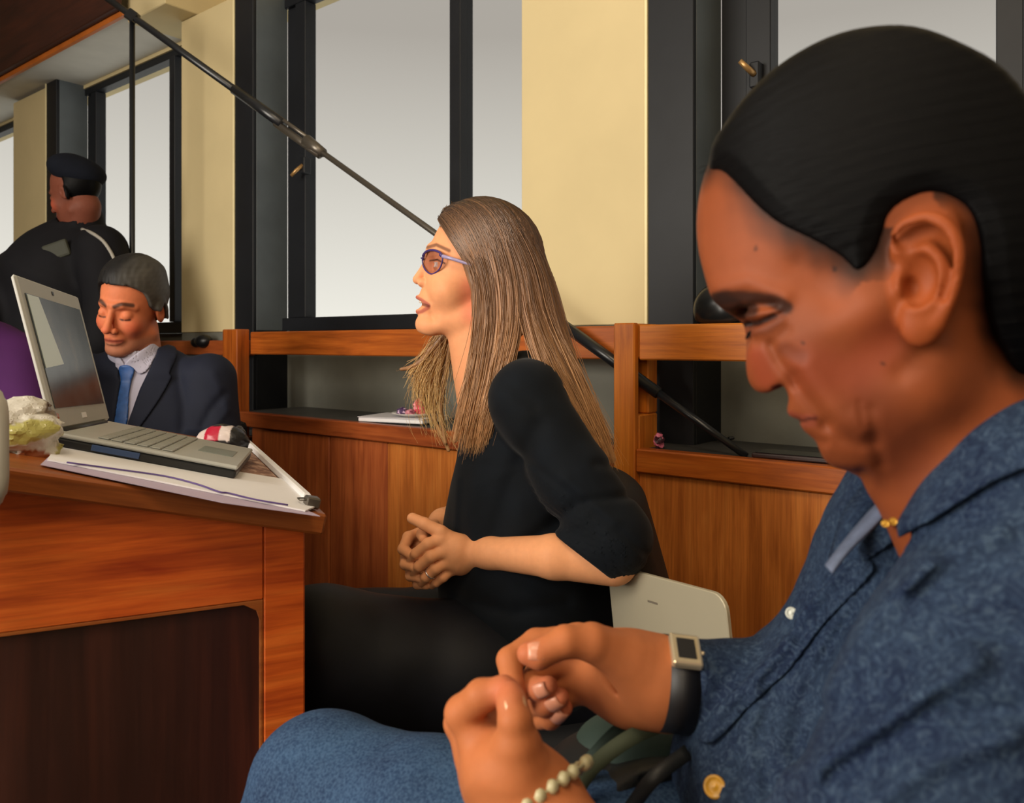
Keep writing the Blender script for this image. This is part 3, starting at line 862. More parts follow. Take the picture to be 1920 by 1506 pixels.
# ------------------------------------------------------------------ the person in the foreground (black hair, patterned blue shirt)
H = HF(1640, 480, 0.47)
L = H.L
prof = [(1325, 315), (1311, 365), (1306, 420), (1310, 470), (1322, 520), (1335, 560), (1352, 578), (1374, 592), (1392, 606), (1398, 626), (1399, 655),
        (1399, 685), (1403, 712), (1414, 730), (1430, 737), (1448, 734), (1464, 722), (1474, 730), (1479, 748), (1476, 768), (1480, 779), (1492, 785), (1502, 788), (1500, 795),
        (1508, 808), (1520, 818), (1530, 828), (1536, 842), (1546, 862), (1566, 877), (1598, 883), (1630, 890), (1700, 1000), (1900, 1200), (2150, 1100), (2120, 800),
        (2060, 600), (2010, 400), (1950, 240), (1880, 140), (1800, 90), (1710, 58), (1620, 60), (1540, 84), (1460, 132), (1400, 190), (1350, 260)]
PF = Poly2([L(*p)[:2] for p in prof], 0.0008, 0.05)
def rot_uv(a):
    c, s_ = math.cos(a), math.sin(a); return np.array([[c, s_, 0], [-s_, c, 0], [0, 0, 1]])
eyeC = L(1437, 602, 0.033); eyeC[0] -= 0.004
EARD = 0.074
# the ear, traced on its own plane
def Le(px, py, ds=0.0): return L(px, py, EARD + ds)
helix = spline([Le(1704, 500, -.006), Le(1680, 478, -.001), Le(1668, 450, .004), Le(1678, 420, .007), Le(1703, 402, .009), Le(1738, 393, .011), Le(1772, 404, .013), Le(1796, 432, .014),
                Le(1806, 470, .014), Le(1803, 515, .012), Le(1794, 555, .010), Le(1780, 590, .007), Le(1764, 618, .004)], 4)
helix = Le(1738, 515, 0) * V3(1, 1, 0) + V3(0, 0, 1) * helix[:, 2:3] * V3(0, 0, 1) + (helix - Le(1738, 515, 0)) * V3(.90, .93, 0)
antihelix = spline([Le(1716, 452, -.000), Le(1745, 470, .0045), Le(1765, 500, .006), Le(1764, 535, .006), Le(1750, 560, .004), Le(1722, 574, .003)], 4)
def ear_sdf(q):
    plate = smax(ell(q, Le(1738, 500, -.003), (0.0185, 0.036, 0.0062), rot_uv(-0.10)), -1.0, 0.001) if False else ell(q, Le(1740, 500, -.002), (0.0175, 0.034, 0.0052), rot_uv(0.10))
    d = tube(q, helix, list(np.interp(np.arange(len(helix)), [0, 8, 24, 36, len(helix) - 1], [.0022, .0034, .0040, .0034, .0034])), 0)
    d = smin(plate, d, 0.0035)
    d = smin(d, tube(q, antihelix, [.002] + [.0046] * (len(antihelix) - 2) + [.0035]), 0.005)
    lobe = ell(q, Le(1727, 610, .002), (0.0105, 0.0135, 0.0058), rot_uv(0.15))
    d = smin(d, lobe, 0.006)
    d = smin(d, rc(q, Le(1693, 530, .001), Le(1693, 542, .0025), 0.0048, .005), 0.005)        # tragus
    d = smin(d, rc(q, Le(1716, 578, .004), Le(1735, 572, .005), 0.0040), 0.004)        # antitragus
    conch = ell(q, Le(1722, 528, .006), (0.0085, 0.0135, 0.0078), rot_uv(0.1))
    d = smax(d, -conch, 0.004)
    d = smax(d, -ell(q, Le(1712, 540, -.002), (0.0042, 0.0055, 0.009)), 0.002)
    d = smax(d, -ell(q, Le(1707, 440, .006), (0.012, 0.0055, 0.0045), rot_uv(-0.5)), 0.003)
    d = smax(d, -tube(q, [Le(1700, 425, .008), Le(1738, 414, .010), Le(1772, 430, .012), Le(1786, 470, .013), Le(1783, 520, .0115), Le(1772, 560, .009)], 0.0022), 0.003)
    root = rc(q, Le(1738, 440, -.014), Le(1728, 575, -.016), 0.010)
    return smin(d, root, 0.007)
muz = L(1540, 770, 0)
def head0(q):
    d = ell(q, L(1645, 375, 0), (0.106, 0.106, 0.077))
    d = smin(d, ell(q, L(1520, 600, 0), (0.064, 0.085, 0.060), rot_uv(-0.45)), 0.03)
    d = smin(d, ell(q, L(1620, 660, 0.0), (0.068, 0.072, 0.066), rot_uv(-0.6)), 0.02)
    d = smin(d, rc(q, L(1505, 655, .040), L(1640, 575, .062), .016, .012), 0.02)
    d = smin(d, rc(q, L(1715, 720, .046), L(1590, 825, .018), .024, .022), 0.02)
    d = smin(d, ell(q, L(1590, 740, .034), (.034, .036, .026)), 0.02)
    d = smin(d, ell(q, muz, (.026, .034, .034), rot_uv(-0.5)), 0.012)
    d = smin(d, sph(q, L(1580, 838, 0), .022), 0.012)
    br = [L(1350, 548, 0), L(1385, 548, .018), L(1430, 553, .034), L(1475, 572, .046)]
    d = smin(d, tube(q, br, [.012, .011, .010, .008], 0.006), 0.010)
    d = smax(d, -ell(q, L(1396, 612, .036), (.010, .010, .020)), 0.012)
    # nose
    d = smin(d, tube(q, [L(1395, 575, 0), L(1416, 622, 0), L(1424, 680, 0), L(1427, 708, 0)], [.011, .0085, .0095, .0098], .004), 0.009)
    d = smin(d, ell(q, L(1461, 706, .0125), (.0105, .0088, .0075)), 0.0045)
    d = smax(d, -ell(q, L(1452, 727, .0075), (.0070, .0030, .0042), rot_uv(-0.2)), 0.0015)
    # lips
    up = [L(1485, 776, 0), L(1497, 781, .010), L(1522, 783, .021), L(1535, 783, .026)]
    lw = [L(1508, 798, 0), L(1514, 797, .010), L(1526, 792, .020), L(1537, 786, .026)]
    d = smin(d, tube(q, up, [.0048, .0048, .0036, .002], .002), 0.004)
    d = smin(d, tube(q, lw, [.0056, .0054, .004, .002], .002), 0.004)
    ml = [L(1486, 789, 0), L(1502, 789, .010), L(1524, 787, .0215), L(1541, 780, .0290)]
    d = smax(d, -tube(q, ml, [.0012, .0012, .0013, .0008]), 0.0025)
    return d
MARKS = [([(1350, 540), (1400, 530), (1470, 556)], 18, -.0022), ([(1392, 580), (1420, 573), (1452, 571)], 8, .0018), ([(1402, 594), (1428, 588), (1458, 584)], 8, -.0026),
         ([(1398, 608), (1425, 604), (1452, 592), (1466, 586)], 5, .0016), ([(1404, 624), (1436, 618), (1466, 600)], 8, -.0012), ([(1420, 642), (1448, 642), (1478, 620)], 9, .0010),
         ([(1446, 650), (1458, 674), (1478, 700), (1490, 722)], 10, .0026), ([(1490, 706), (1504, 736), (1530, 768), (1550, 796)], 12, .0024), ([(1510, 690), (1545, 740), (1580, 785), (1615, 800)], 30, -.0034),
         ([(1550, 796), (1578, 820), (1612, 832), (1636, 828)], 14, .0022), ([(1632, 770), (1640, 820), (1654, 868)], 13, .0014),
         ([(1612, 755), (1618, 800)], 6, .0010), ([(1500, 640), (1600, 600), (1660, 560)], 30, -.0008), ([(1472, 657), (1500, 670)], 14, .0008),
         ([(1690, 700), (1760, 640)], 20, .0018), ([(1500, 500), (1560, 560)], 30, .0015), ([(1470, 812), (1510, 824), (1545, 830)], 10, .0014)]
def headf(p):
    q = H.loc(p); a = np.stack([q[:, 0], q[:, 1], np.abs(q[:, 2])], 1)
    d = head0(a)
    d = smin(d, sph(a, eyeC, 0.0130), 0.005)
    d = d + relief(H, a, MARKS)
    x, y = H.flat(q)
    d = smax(d, PF(x, y), 0.0045)
    neck = rc(q, L(1745, 730, 0), L(1905, 1010, 0), 0.052, 0.060)
    neck = smin(neck, rc(q, L(1760, 640, .045), L(1700, 900, .012), .010, .010), .02)
    d = smin(d, neck, 0.012)
    ec = Le(1738, 515, 0).astype(np.float32)
    d = smin(d, ear_sdf(ec + (q - ec) / np.float32(0.935)) * 0.935, 0.0035)
    return d
lo = H.C + np.array([-0.02, 0, 0]) - np.array([0.155, 0.12, 0.19]); hi = H.C + np.array([0.17, 0.14, 0.16])
hV, hF = nets(headf, lo, hi, 0.0015)
hq = H.loc(hV.astype(np.float32))

# hands and forearms of the same body; joints traced with their depths
rd = 0.585
def R(px, py, dd=0.0): return P(px, py, rd + dd)
r_f = [  # fingers of the far hand (with the watch): index, middle, ring, little, thumb
    ([R(1085, 1200, .020), R(1005, 1205, .020), R(955, 1238, .006), R(962, 1290, -.012), R(972, 1312, -.016)], [.0115, .0100, .0092, .0082, .0066]),
    ([R(1085, 1220, .030), R(1010, 1262, .026), R(990, 1285, .008), R(1010, 1292, -.012), R(1028, 1286, -.020)], [.0115, .0098, .0090, .0080, .0068]),
    ([R(1090, 1250, .034), R(1018, 1300, .028), R(1000, 1318, .010), R(1022, 1322, -.010), R(1050, 1308, -.019)], [.0110, .0096, .0088, .0080, .0066]),
    ([R(1100, 1280, .034), R(1030, 1330, .026), R(1015, 1345, .012), R(1032, 1348, -.004), R(1058, 1328, -.014)], [.0100, .0086, .0080, .0072, .0060]),
    ([R(1190, 1240, -.010), R(1110, 1205, -.022), R(1060, 1203, -.028), R(1010, 1228, -.032), R(990, 1226, -.032)], [.0150, .0125, .0108, .0096, .0078])]
r_p = [([R(1250, 1275, 0), R(1170, 1245, .010), R(1085, 1205, .024)], [.026, .023, .0135]),
       ([R(1240, 1295, .006), R(1150, 1275, .022), R(1060, 1260, .036)], [.024, .021, .0125]),
       ([R(1250, 1290, .004), R(1170, 1280, .016), R(1085, 1240, .032)], [.024, .021, .012]),
       ([R(1250, 1300, .004), R(1180, 1310, .014), R(1095, 1285, .034)], [.020, .018, .011]),
       ([R(1250, 1262, -.002), R(1185, 1240, -.008), R(1110, 1205, -.018)], [.022, .019, .012])]
nd = 0.485
def N(px, py, dd=0.0): return P(px, py, nd + dd)
n_f = [
    ([N(905, 1395, .012), N(868, 1338, .016), N(903, 1305, .006), N(945, 1294, .002), N(958, 1296, .002)], [.0128, .0112, .0098, .0082, .0066]),
    ([N(890, 1410, .030), N(862, 1356, .036), N(895, 1322, .034), N(925, 1340, .026), N(928, 1362, .018)], [.0120, .0100, .0092, .0082, .0068]),
    ([N(900, 1430, .046), N(872, 1380, .052), N(892, 1350, .048), N(920, 1364, .038), N(925, 1384, .032)], [.0115, .0098, .0090, .0080, .0066]),
    ([N(915, 1450, .058), N(885, 1410, .062), N(900, 1384, .056), N(924, 1392, .048), N(930, 1408, .042)], [.0105, .0088, .0080, .0072, .0060]),
    ([N(975, 1440, -.012), N(970, 1392, -.016), N(966, 1352, -.016), N(960, 1318, -.010), N(958, 1300, -.006)], [.0140, .0118, .0100, .0088, .0070])]
n_p = [([N(985, 1500, 0), N(935, 1440, .004), N(905, 1392, .014)], [.026, .022, .013]),
       ([N(975, 1500, .012), N(925, 1450, .022), N(892, 1410, .032)], [.024, .021, .012]),
       ([N(985, 1510, .02), N(930, 1465, .038), N(905, 1425, .048)], [.021, .019, .011]),
       ([N(1000, 1490, -.004), N(972, 1440, -.010), N(968, 1400, -.012)], [.024, .018, .0125])]
def rhand(p):
    d = hand_sdf(p, r_f, r_p, kp=0.006)
    fa = tube(p, [R(1235, 1278, 0), R(1330, 1292, .0), R(1480, 1335, .01)], [.0265, .0270, .026])
    fa2 = tube(p, [R(1235, 1272, .0), R(1320, 1280, .0)], [.0235, .0240])
    d = smin(d, fa, 0.015)
    d = smax(d, -tube(p, [R(1078, 1232, -.022), R(1115, 1260, -.016), R(1165, 1298, -.010)], .0012), .008)
    return d
def lhand(p):
    d = hand_sdf(p, n_f, n_p, kp=0.007)
    fa = tube(p, [N(985, 1495, .008), N(1075, 1620, -.03), N(1300, 1800, -.06)], [.0275, .031, .042])
    return smin(d, fa, 0.015)
a_ = R(1190, 1270, 0)
rV, rF = nets(rhand, a_ + V3(-.135, -.09, -.08), a_ + V3(.12, .09, .08), 0.0016)
a_ = N(950, 1420, 0)
lV, lF = nets(lhand, a_ + V3(-.07, -.06, -.15), a_ + V3(.14, .11, .08), 0.0016)

# torso and thighs (mostly under clothes) in the same mesh, coarse
def torso_in(p):
    d = tube(p, [P(1880, 930, .52), P(1860, 1130, .56), P(1750, 1500, .60), P(1800, 1750, .60)], [.040, .080, .09, .10], .05)
    d = smin(d, tube(p, [P(1960, 990, .40), P(1760, 1500, .37), P(1560, 1720, .37), P(1110, 1600, .47)], [.040, .036, .034, .025], .01), .02)
    d = smin(d, tube(p, [P(1880, 960, .66), P(1640, 1360, .62), P(1440, 1320, .580)], [.040, .034, .026], .01), .02)
    return d
def legs_in(p):
    d = tube(p, [P(1700, 1740, .56), P(820, 1590, .66), P(604, 1490, .73), P(640, 1900, .86)], [.085, .066, .056, .045], .02)
    return smin(d, tube(p, [P(1800, 1690, .74), P(1100, 1695, .86), P(950, 1645, .90), P(960, 1900, .98)], [.085, .07, .055, .045], .02), .02)
tV, tF = nets(torso_in, V3(.10, .25, .30), V3(.62, .80, .98), 0.006)
gV, gF = nets(legs_in, V3(-.30, .40, .02), V3(.75, 1.12, .80), 0.008)
bV, bF = merge([(hV, hF), (rV, rF), (lV, lF), (tV, tF), (gV, gF)])

skin = np.array(hexc(146, 80, 50)[:3]); handc = np.array(hexc(180, 112, 72)[:3])
colv = np.tile(handc, (len(bV), 1))
hc = np.tile(skin, (len(hV), 1))
qa = np.stack([hq[:, 0], hq[:, 1], np.abs(hq[:, 2])], 1).astype(np.float32)
n1 = wob(hV.astype(np.float32), 70, 8); n2 = wob(hV.astype(np.float32), 240, 8, 3)
hc *= (1 + 0.05 * n1 + 0.025 * n2)[:, None]
dark = hexc(40, 24, 22)
hx, hy = pixels(H, qa)
def pm(c, pts, r0, r1, w, jit=0.0):
    return blend(hc, c, w * (1 - sstep(seg2(hx, hy, pts) + jit * n2, r0, r1)) * sstep(qa[:, 2], .002, .008))
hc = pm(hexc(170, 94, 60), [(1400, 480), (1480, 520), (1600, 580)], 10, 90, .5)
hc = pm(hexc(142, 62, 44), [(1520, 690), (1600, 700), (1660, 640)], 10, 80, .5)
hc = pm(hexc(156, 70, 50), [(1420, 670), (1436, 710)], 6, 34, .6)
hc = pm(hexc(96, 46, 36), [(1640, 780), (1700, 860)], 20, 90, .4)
hc = pm(hexc(150, 78, 66), [(1480, 777), (1500, 783), (1528, 783)], 3, 9, .8)
hc = pm(hexc(150, 80, 68), [(1506, 797), (1526, 795)], 3, 10, .7)
hc = pm(hexc(60, 26, 24), [(1484, 788), (1500, 789), (1530, 784)], 1.5, 5, .85)
hc = pm(dark, [(1342, 560), (1365, 556), (1400, 556), (1440, 561), (1476, 576)], 7, 17, .9, 3.0)
hc = pm(hexc(44, 27, 25), [(1348, 564), (1372, 572), (1392, 584), (1408, 580)], 10, 20, .9)
hc = pm(hexc(24, 15, 17), [(1398, 608), (1422, 606), (1452, 592)], 3, 8, .95, 0.6)
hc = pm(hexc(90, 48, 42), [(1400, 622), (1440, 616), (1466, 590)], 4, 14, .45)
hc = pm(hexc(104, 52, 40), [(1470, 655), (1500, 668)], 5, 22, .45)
hc = pm(hexc(70, 26, 22), [(1448, 727), (1462, 723)], 2, 5, .9)
for px, py, r_ in ((1417, 466, 2.5), (1565, 505, 3.2), (1655, 682, 2.5), (1505, 645, 2.2)):
    hc = pm(hexc(52, 26, 20), [(px, py), (px + 1, py)], r_, r_ * 1.8, .85)
hc = blend(hc, hexc(180, 92, 44), .45 * (1 - sstep(((hx - 1740) / 84) ** 2 + ((hy - 520) / 142) ** 2, .75, 1.1)) * sstep(hq[:, 2], .064, .070))  # glow of light through the ear, painted as orange skin
# short thin hair fading into the skin along the hairline
hairpoly = [(1322, 312), (1352, 322), (1385, 352), (1425, 395), (1470, 432), (1530, 462), (1580, 492), (1606, 516), (1628, 505), (1645, 478), (1656, 448), (1668, 415), (1700, 392), (1745, 380),
            (1800, 400), (1826, 450), (1836, 520), (1850, 590), (1880, 650), (1960, 720), (2300, 700), (2200, 100), (1900, -100), (1500, -60), (1250, 100), (1290, 250)]
HP = Poly2([L(px, py, .045)[:2] for px, py in hairpoly], 0.001, 0.04, 3)
hp = HP(hq[:, 0], hq[:, 1])
hc = blend(hc, hexc(38, 22, 16), np.clip(0.95 * (1 - sstep(hp + .004 * n1 + .003 * n2, -.004, .017)), 0, 1) * (np.abs(hq[:, 2]) < .0745))
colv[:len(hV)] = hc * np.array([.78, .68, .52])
hh = colv[len(hV):len(hV) + len(rV) + len(lV)]
hv = bV[len(hV):len(hV) + len(rV) + len(lV)].astype(np.float32)
hh *= (1 + 0.06 * wob(hv, 60, 8))[:, None] * np.array([.95, .86, .76])
tips = [f[0][-1] for f in r_f] + [f[0][-1] for f in n_f]
for tpnt in tips:
    hh[:] = blend(hh, hexc(196, 108, 82), 0.5 * np.exp(-(np.linalg.norm(hv - tpnt, axis=1) / .012) ** 2))
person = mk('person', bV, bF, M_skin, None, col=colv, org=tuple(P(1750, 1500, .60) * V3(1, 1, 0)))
tag(person, 'person in a patterned blue shirt with slicked black hair looking down at their hands', 'person')

# hair: a combed cap over the skull, knotted low at the back
def hairf(p):
    q = H.loc(p); a = np.stack([q[:, 0], q[:, 1], np.abs(q[:, 2])], 1)
    d = head0(a) - 0.0045
    d = smin(d, ell(a, L(1850, 470, 0), (.055, .085, .060)), .03)
    x, y = H.flat(q)
    d = smax(d, PF(x, y) - 0.0026, 0.004)
    hp = HP(q[:, 0], q[:, 1])
    st = np.sin(q[:, 1] * 800 + 260 * q[:, 0] + 5 * wob(q, 26, 6)) * .00012 + np.sin(q[:, 1] * 1700 + 300 * q[:, 0] + 6 * wob(q, 40, 6, 4)) * .0001
    d = d + st
    d = d + np.clip(hp + 0.010, 0, 1) * 0.35
    d = smax(d, hp, 0.003)
    bun = ell(q, L(2075, 560, 0), (.036, .034, .034)) + st * 2
    return smin(d, bun, .012)
kV, kF = nets(hairf, lo, hi + V3(.06, .06, .02), 0.0016)
kq = H.loc(kV)
c0 = L(1330, 330, 0)
ang = np.arctan2(kq[:, 1] - L(1500, 560)[1], -(kq[:, 0] - c0[0]) + .05)
M_hair1 = hair_mat('black_combed_hair', hexc(3, 3, 4), hexc(8, 8, 10), 0.5, (14, 900, 14), sc=1.0)
M_hair1.node_tree.nodes['Principled BSDF'].inputs['Specular IOR Level'].default_value = 0.09
hair1 = mk('hair', kV, kF, M_hair1, person, gc=np.stack([kq[:, 0], kq[:, 1] + 0.12 * kq[:, 0], kq[:, 2]], 1))
# a few flyaway hairs along the forehead edge
g = Geo(); rr = random.Random(5)
for k in range(70):
    t_ = rr.random(); i = t_ * 6.99; j = int(i)
    pp = np.array(hairpoly[j]) * (1 - (i - j)) + np.array(hairpoly[j + 1]) * (i - j)
    s0 = float(np.interp(pp[0], [1322, 1400, 1500, 1620], [.012, .050, .066, .071]))
    a0 = L(pp[0] + rr.uniform(4, 26), pp[1] - rr.uniform(-2, 14), s0 + .001); b0 = L(pp[0] - rr.uniform(2, 16), pp[1] + rr.uniform(2, 16), s0)
    m0 = (a0 + b0) / 2 + V3(rr.uniform(-.001, .001), .001, .0006)
    g.tube([H.W(a0), H.W(m0), H.W(b0)], [.00022, .0002, .0001], 3, cap=False)
fw = g.make('stray_hairs', M_hair1, person); fw['kind'] = 'stuff'
# lashes
g = Geo()
for k in range(16):
    f_ = k / 15; b0 = eyeC + V3(.0115, -.0045, -.007 + .015 * f_) + V3(-.003 * abs(f_ - .5) * 2, 0, 0)
    g.tube([H.W(b0), H.W(b0 + V3(.003, -.0025, .0005)), H.W(b0 + V3(.0045, -.006, .001))], [.0003, .00025, .0001], 3, cap=False)
g.make('eyelashes', M_hair1, person)['kind'] = 'stuff'
M_nail = plain('fingernail', hexc(206, 140, 112), 0.3, 0.5, var=0.03)
M_nail2 = plain('fingernail_light', hexc(226, 178, 136), 0.25, 0.5, var=0.03)
toward = unit(CAM - R(1000, 1230, 0))
def dnail(tipa, tipb, rr_, w, nr_, mat=M_nail):
    x = unit(tipb - tipa); n = unit(nr_ - x * np.dot(nr_, x))
    nail(tipa + n * rr_, tipb + n * (rr_ - .0012), n, w, 'fingernail', person, mat)
dnail(R(1022, 1226, -.032), R(988, 1226, -.033), .0082, .0062, V3(-.1, -.8, .55))
dnail(R(1012, 1290, -.016), R(1032, 1283, -.022), .0070, .0055, V3(.1, -1, .2))
dnail(R(1034, 1315, -.014), R(1054, 1305, -.021), .0068, .0052, V3(.1, -1, .1))
dnail(R(1042, 1340, -.008), R(1060, 1326, -.016), .0062, .0048, V3(.1, -1, .1))
dnail(N(964, 1345, -.014), N(959, 1308, -.008), .0088, .0064, V3(.25, -1, .05), M_nail2)

# patterned shirt
M_shirt = Mat('patterned_blue_shirt', 0.85, 0.15)
_v = M_shirt.coords(obj=True)
_w = M_shirt.noise(_v, 26, 3, 0.5)
_vor = M_shirt.n('ShaderNodeTexVoronoi', feature='F1'); _vor.inputs['Scale'].default_value = 95
_mx = M_shirt.n('ShaderNodeMix', data_type='VECTOR'); _mx.inputs[0].default_value = 0.06
_nz = M_shirt.n('ShaderNodeTexNoise'); _nz.inputs['Scale'].default_value = 40; _nz.inputs['Detail'].default_value = 3
M_shirt.l(_v, _nz.inputs['Vector']); M_shirt.l(_v, _mx.inputs[4]); M_shirt.l(_nz.outputs['Color'], _mx.inputs[5])
M_shirt.l(_mx.outputs[1], _vor.inputs['Vector'])
_c1 = M_shirt.ramp(_vor.outputs['Distance'], [(0.12, hexc(92, 112, 134)), (0.30, hexc(44, 62, 94)), (0.42, hexc(26, 38, 68)), (0.55, hexc(66, 86, 112)), (0.72, hexc(38, 52, 80))])
_c2 = M_shirt.ramp(_w, [(0.35, hexc(32, 46, 72)), (0.62, hexc(78, 98, 116))])
_sw = M_shirt.n('ShaderNodeTexNoise'); _sw.inputs['Scale'].default_value = 130; _sw.inputs['Detail'].default_value = 3; _sw.inputs['Distortion'].default_value = 2.5
M_shirt.l(_v, _sw.inputs['Vector'])
_c3 = M_shirt.ramp(_sw.outputs['Fac'], [(0.38, hexc(26, 38, 66)), (0.52, hexc(58, 76, 104)), (0.66, hexc(104, 122, 140))])
M_shirt.col(M_shirt.mix(1.0, M_shirt.mix(0.4, M_shirt.mix(0.45, _c1, _c2), _c3), (0.42, 0.47, 0.54, 1), 'MULTIPLY')); M_shirt.bump(M_shirt.noise(_v, 700, 2), 0.25, 0.0006)
def fold(p, pts, r, amp, k):
    return -amp * np.exp(-(pdist(p, pts) / r) ** 2) * k
FOLDS = [([(1700, 1010), (1600, 1120), (1520, 1260), (1490, 1400)], 22, .006), ([(1660, 1000), (1560, 1120), (1480, 1230), (1400, 1330)], 16, .004), ([(1740, 1050), (1640, 1160), (1560, 1290), (1500, 1440)], 24, -.006),
         ([(1830, 1240), (1700, 1330), (1590, 1400), (1490, 1480)], 26, -.008), ([(1770, 1310), (1680, 1375), (1560, 1450)], 20, .0045), ([(1900, 1380), (1760, 1420), (1640, 1506)], 26, -.006), ([(1920, 1330), (1800, 1340)], 22, .004),
         ([(1480, 1210), (1360, 1320), (1300, 1420)], 18, -.005), ([(1470, 1300), (1410, 1390), (1380, 1450)], 15, .003), ([(1420, 1300), (1400, 1400), (1420, 1500)], 16, -.005), ([(1745, 1128), (1930, 1144)], 6, .002),
         ([(1540, 1330), (1500, 1420), (1480, 1506)], 20, .008), ([(1640, 1060), (1560, 1180), (1500, 1290)], 12, -.004), ([(1620, 1120), (1540, 1240)], 9, .003), ([(1880, 1000), (1780, 1040), (1700, 1100)], 16, -.004),
         ([(1900, 1200), (1790, 1190), (1700, 1240)], 16, .003)]
def shirt0(p, hole=True):
    d = tube(p, [P(1915, 870, .50), P(1870, 1080, .535), P(1795, 1340, .56), P(1640, 1580, .57), P(1740, 1760, .6)], [.080, .108, .122, .145, .14], .03)
    arm = tube(p, [P(2010, 1000, .40), P(1860, 1300, .375), P(1740, 1560, .37), P(1600, 1760, .37), P(1340, 1790, .42)], [.064, .062, .062, .058, .044], .01)
    d = smin(d, arm, .022)
    far = tube(p, [P(1790, 1060, .66), P(1580, 1370, .615), P(1400, 1306, .592), P(1300, 1284, .585)], [.055, .043, .0355, .0325], .02)
    d = smin(d, far, .009)
    F_ = 0
    x, y = CX + FPX * p[:, 0] / p[:, 1], HY - FPX * (p[:, 2] - EYE) / p[:, 1]
    for pts, r, amp in FOLDS: F_ = F_ + amp * np.exp(-(seg2(x, y, pts) / r) ** 2)
    d = d + F_ + .0026 * wob(p, 34, 8, 2) + .0007 * wob(p, 110, 8, 5)
    d = smax(d, P(0, 705, .5)[2] * 0 + (p[:, 2] - (1.03 - 0.02 + 0.32 * (p[:, 0] - 0.36) + 0.0)) , .01) if False else d
    if not hole: return d
    # open neck
    hole = rc(p, H.W(L(1735, 700, 0)), H.W(L(1815, 880, 0)), .055, .048)
    d = smax(d, -hole, .006)
    # belly end and cuff
    cuff = R(1300, 1283, 0); cd = unit(R(1240, 1275, 0) - R(1400, 1290, 0))
    d = smax(d, rowdot(p - cuff.astype(np.float32), cd) - 0.004, .003)
    d = smax(d, -(rc(p, R(1230, 1278, 0), R(1330, 1290, 0), .0275, .0270)), .002)
    return d
def shirtf(p): return shirt0(p)
sV, sF = nets(shirtf, V3(.06, .22, .22), V3(.70, .84, 1.02), 0.0026)
shirt = mk('shirt', sV, sF, M_shirt.m, person)
shirt['label'] = 'faded blue shirt with a small swirling paisley pattern'
# collar: stand and two leaves
def strip(rows, thick, name, mat, parent, gcs=None):
    rows = [np.asarray(r) for r in rows]; n = len(rows[0]); m = len(rows)
    V = np.concatenate(rows); nr = np.zeros_like(V)
    G = V.reshape(m, n, 3); du = np.gradient(G, axis=0); dv = np.gradient(G, axis=1)
    nn = np.cross(du, dv); nn /= np.linalg.norm(nn, axis=2)[..., None] + 1e-12
    A_ = (G + nn * thick / 2).reshape(-1, 3); B_ = (G - nn * thick / 2).reshape(-1, 3)
    F = []
    for i in range(m - 1):
        for j in range(n - 1):
            F.append((i * n + j, i * n + j + 1, (i + 1) * n + j + 1, (i + 1) * n + j))
    N_ = m * n
    F2 = [tuple(q + N_ for q in f[::-1]) for f in F]
    e = [(0, j) for j in range(n)] + [(i, n - 1) for i in range(1, m)] + [(m - 1, j) for j in range(n - 2, -1, -1)] + [(i, 0) for i in range(m - 2, 0, -1)]
    e = [a * n + b for a, b in e]
    F3 = [(e[(i + 1) % len(e)], e[i], e[i] + N_, e[(i + 1) % len(e)] + N_) for i in range(len(e))]
    return mk(name, np.concatenate([A_, B_]), F + F2 + F3, mat, parent)
def rowpts(pts, n=26): 
    s_ = spline(pts, 8); t_ = np.linspace(0, len(s_) - 1, n); i = np.clip(t_.astype(int), 0, len(s_) - 2); f_ = (t_ - i)[:, None]
    return s_[i] * (1 - f_) + s_[i + 1] * f_
def patch(f, poly, off, th, lo_, hi_, h_, name, mat, parent, ymax=9.0, soft=.0015):
    """a thin piece of cloth lying on the surface f, bounded by a traced outline"""
    PP = Poly2(np.array(poly, float), 1.5, 60, 3)
    def g_(p):
        x = CX + FPX * p[:, 0] / p[:, 1]; y = HY - FPX * (p[:, 2] - EYE) / p[:, 1]
        d = smax(np.abs(f(p) - off) - th / 2, PP(x, y) / FPX * p[:, 1], soft)
        return np.maximum(d, p[:, 1] - ymax)
    v_, f_ = nets(g_, lo_, hi_, h_)
    return mk(name, v_, f_, mat, parent)
patch(lambda p: shirt0(p, False), [(1960, 640), (1925, 682), (1845, 762), (1765, 846), (1728, 884), (1712, 915), (1640, 990), (1596, 1035), (1562, 1068), (1604, 1064), (1690, 1008), (1770, 962), (1860, 905), (1990, 830)],
      .0035, .0042, V3(.16, .33, .72), V3(.50, .56, 1.08), .002, 'collar', M_shirt.m, person, ymax=.50)
patch(lambda p: shirt0(p, False), [(1672, 950), (1705, 915), (1740, 920), (1745, 985), (1705, 1035), (1660, 1010)],
      -.001, .0040, V3(.16, .33, .72), V3(.50, .56, 1.08), .002, 'collar_stand', M_shirt.m, person, ymax=.50)
patch(lambda p: shirt0(p, False), [(1596, 1050), (1500, 1150), (1440, 1230), (1360, 1310), (1310, 1380), (1340, 1392), (1400, 1330), (1480, 1255), (1545, 1170), (1640, 1068)],
      .0010, .0056, V3(.10, .36, .50), V3(.30, .60, .90), .002, 'shirt_placket', M_shirt.m, person, ymax=.55)
near_in = [P(1960, 690, .46), P(1880, 742, .425), P(1800, 815, .425), P(1735, 885, .452), P(1700, 925, .470)]
near_out = [P(1990, 790, .42), P(1920, 840, .395), P(1850, 900, .395), P(1790, 950, .415), P(1700, 985, .440)]
mid = [a * .5 + b * .5 + V3(0, -.006, .004) for a, b in zip(near_in, near_out)]
fin = [P(1740, 878, .50), P(1690, 905, .495), P(1640, 950, .488), P(1600, 1010, .482), P(1578, 1045, .480)]
fout = [P(1636, 884, .515), P(1606, 925, .505), P(1580, 965, .498), P(1566, 1010, .492), P(1556, 1048, .488)]
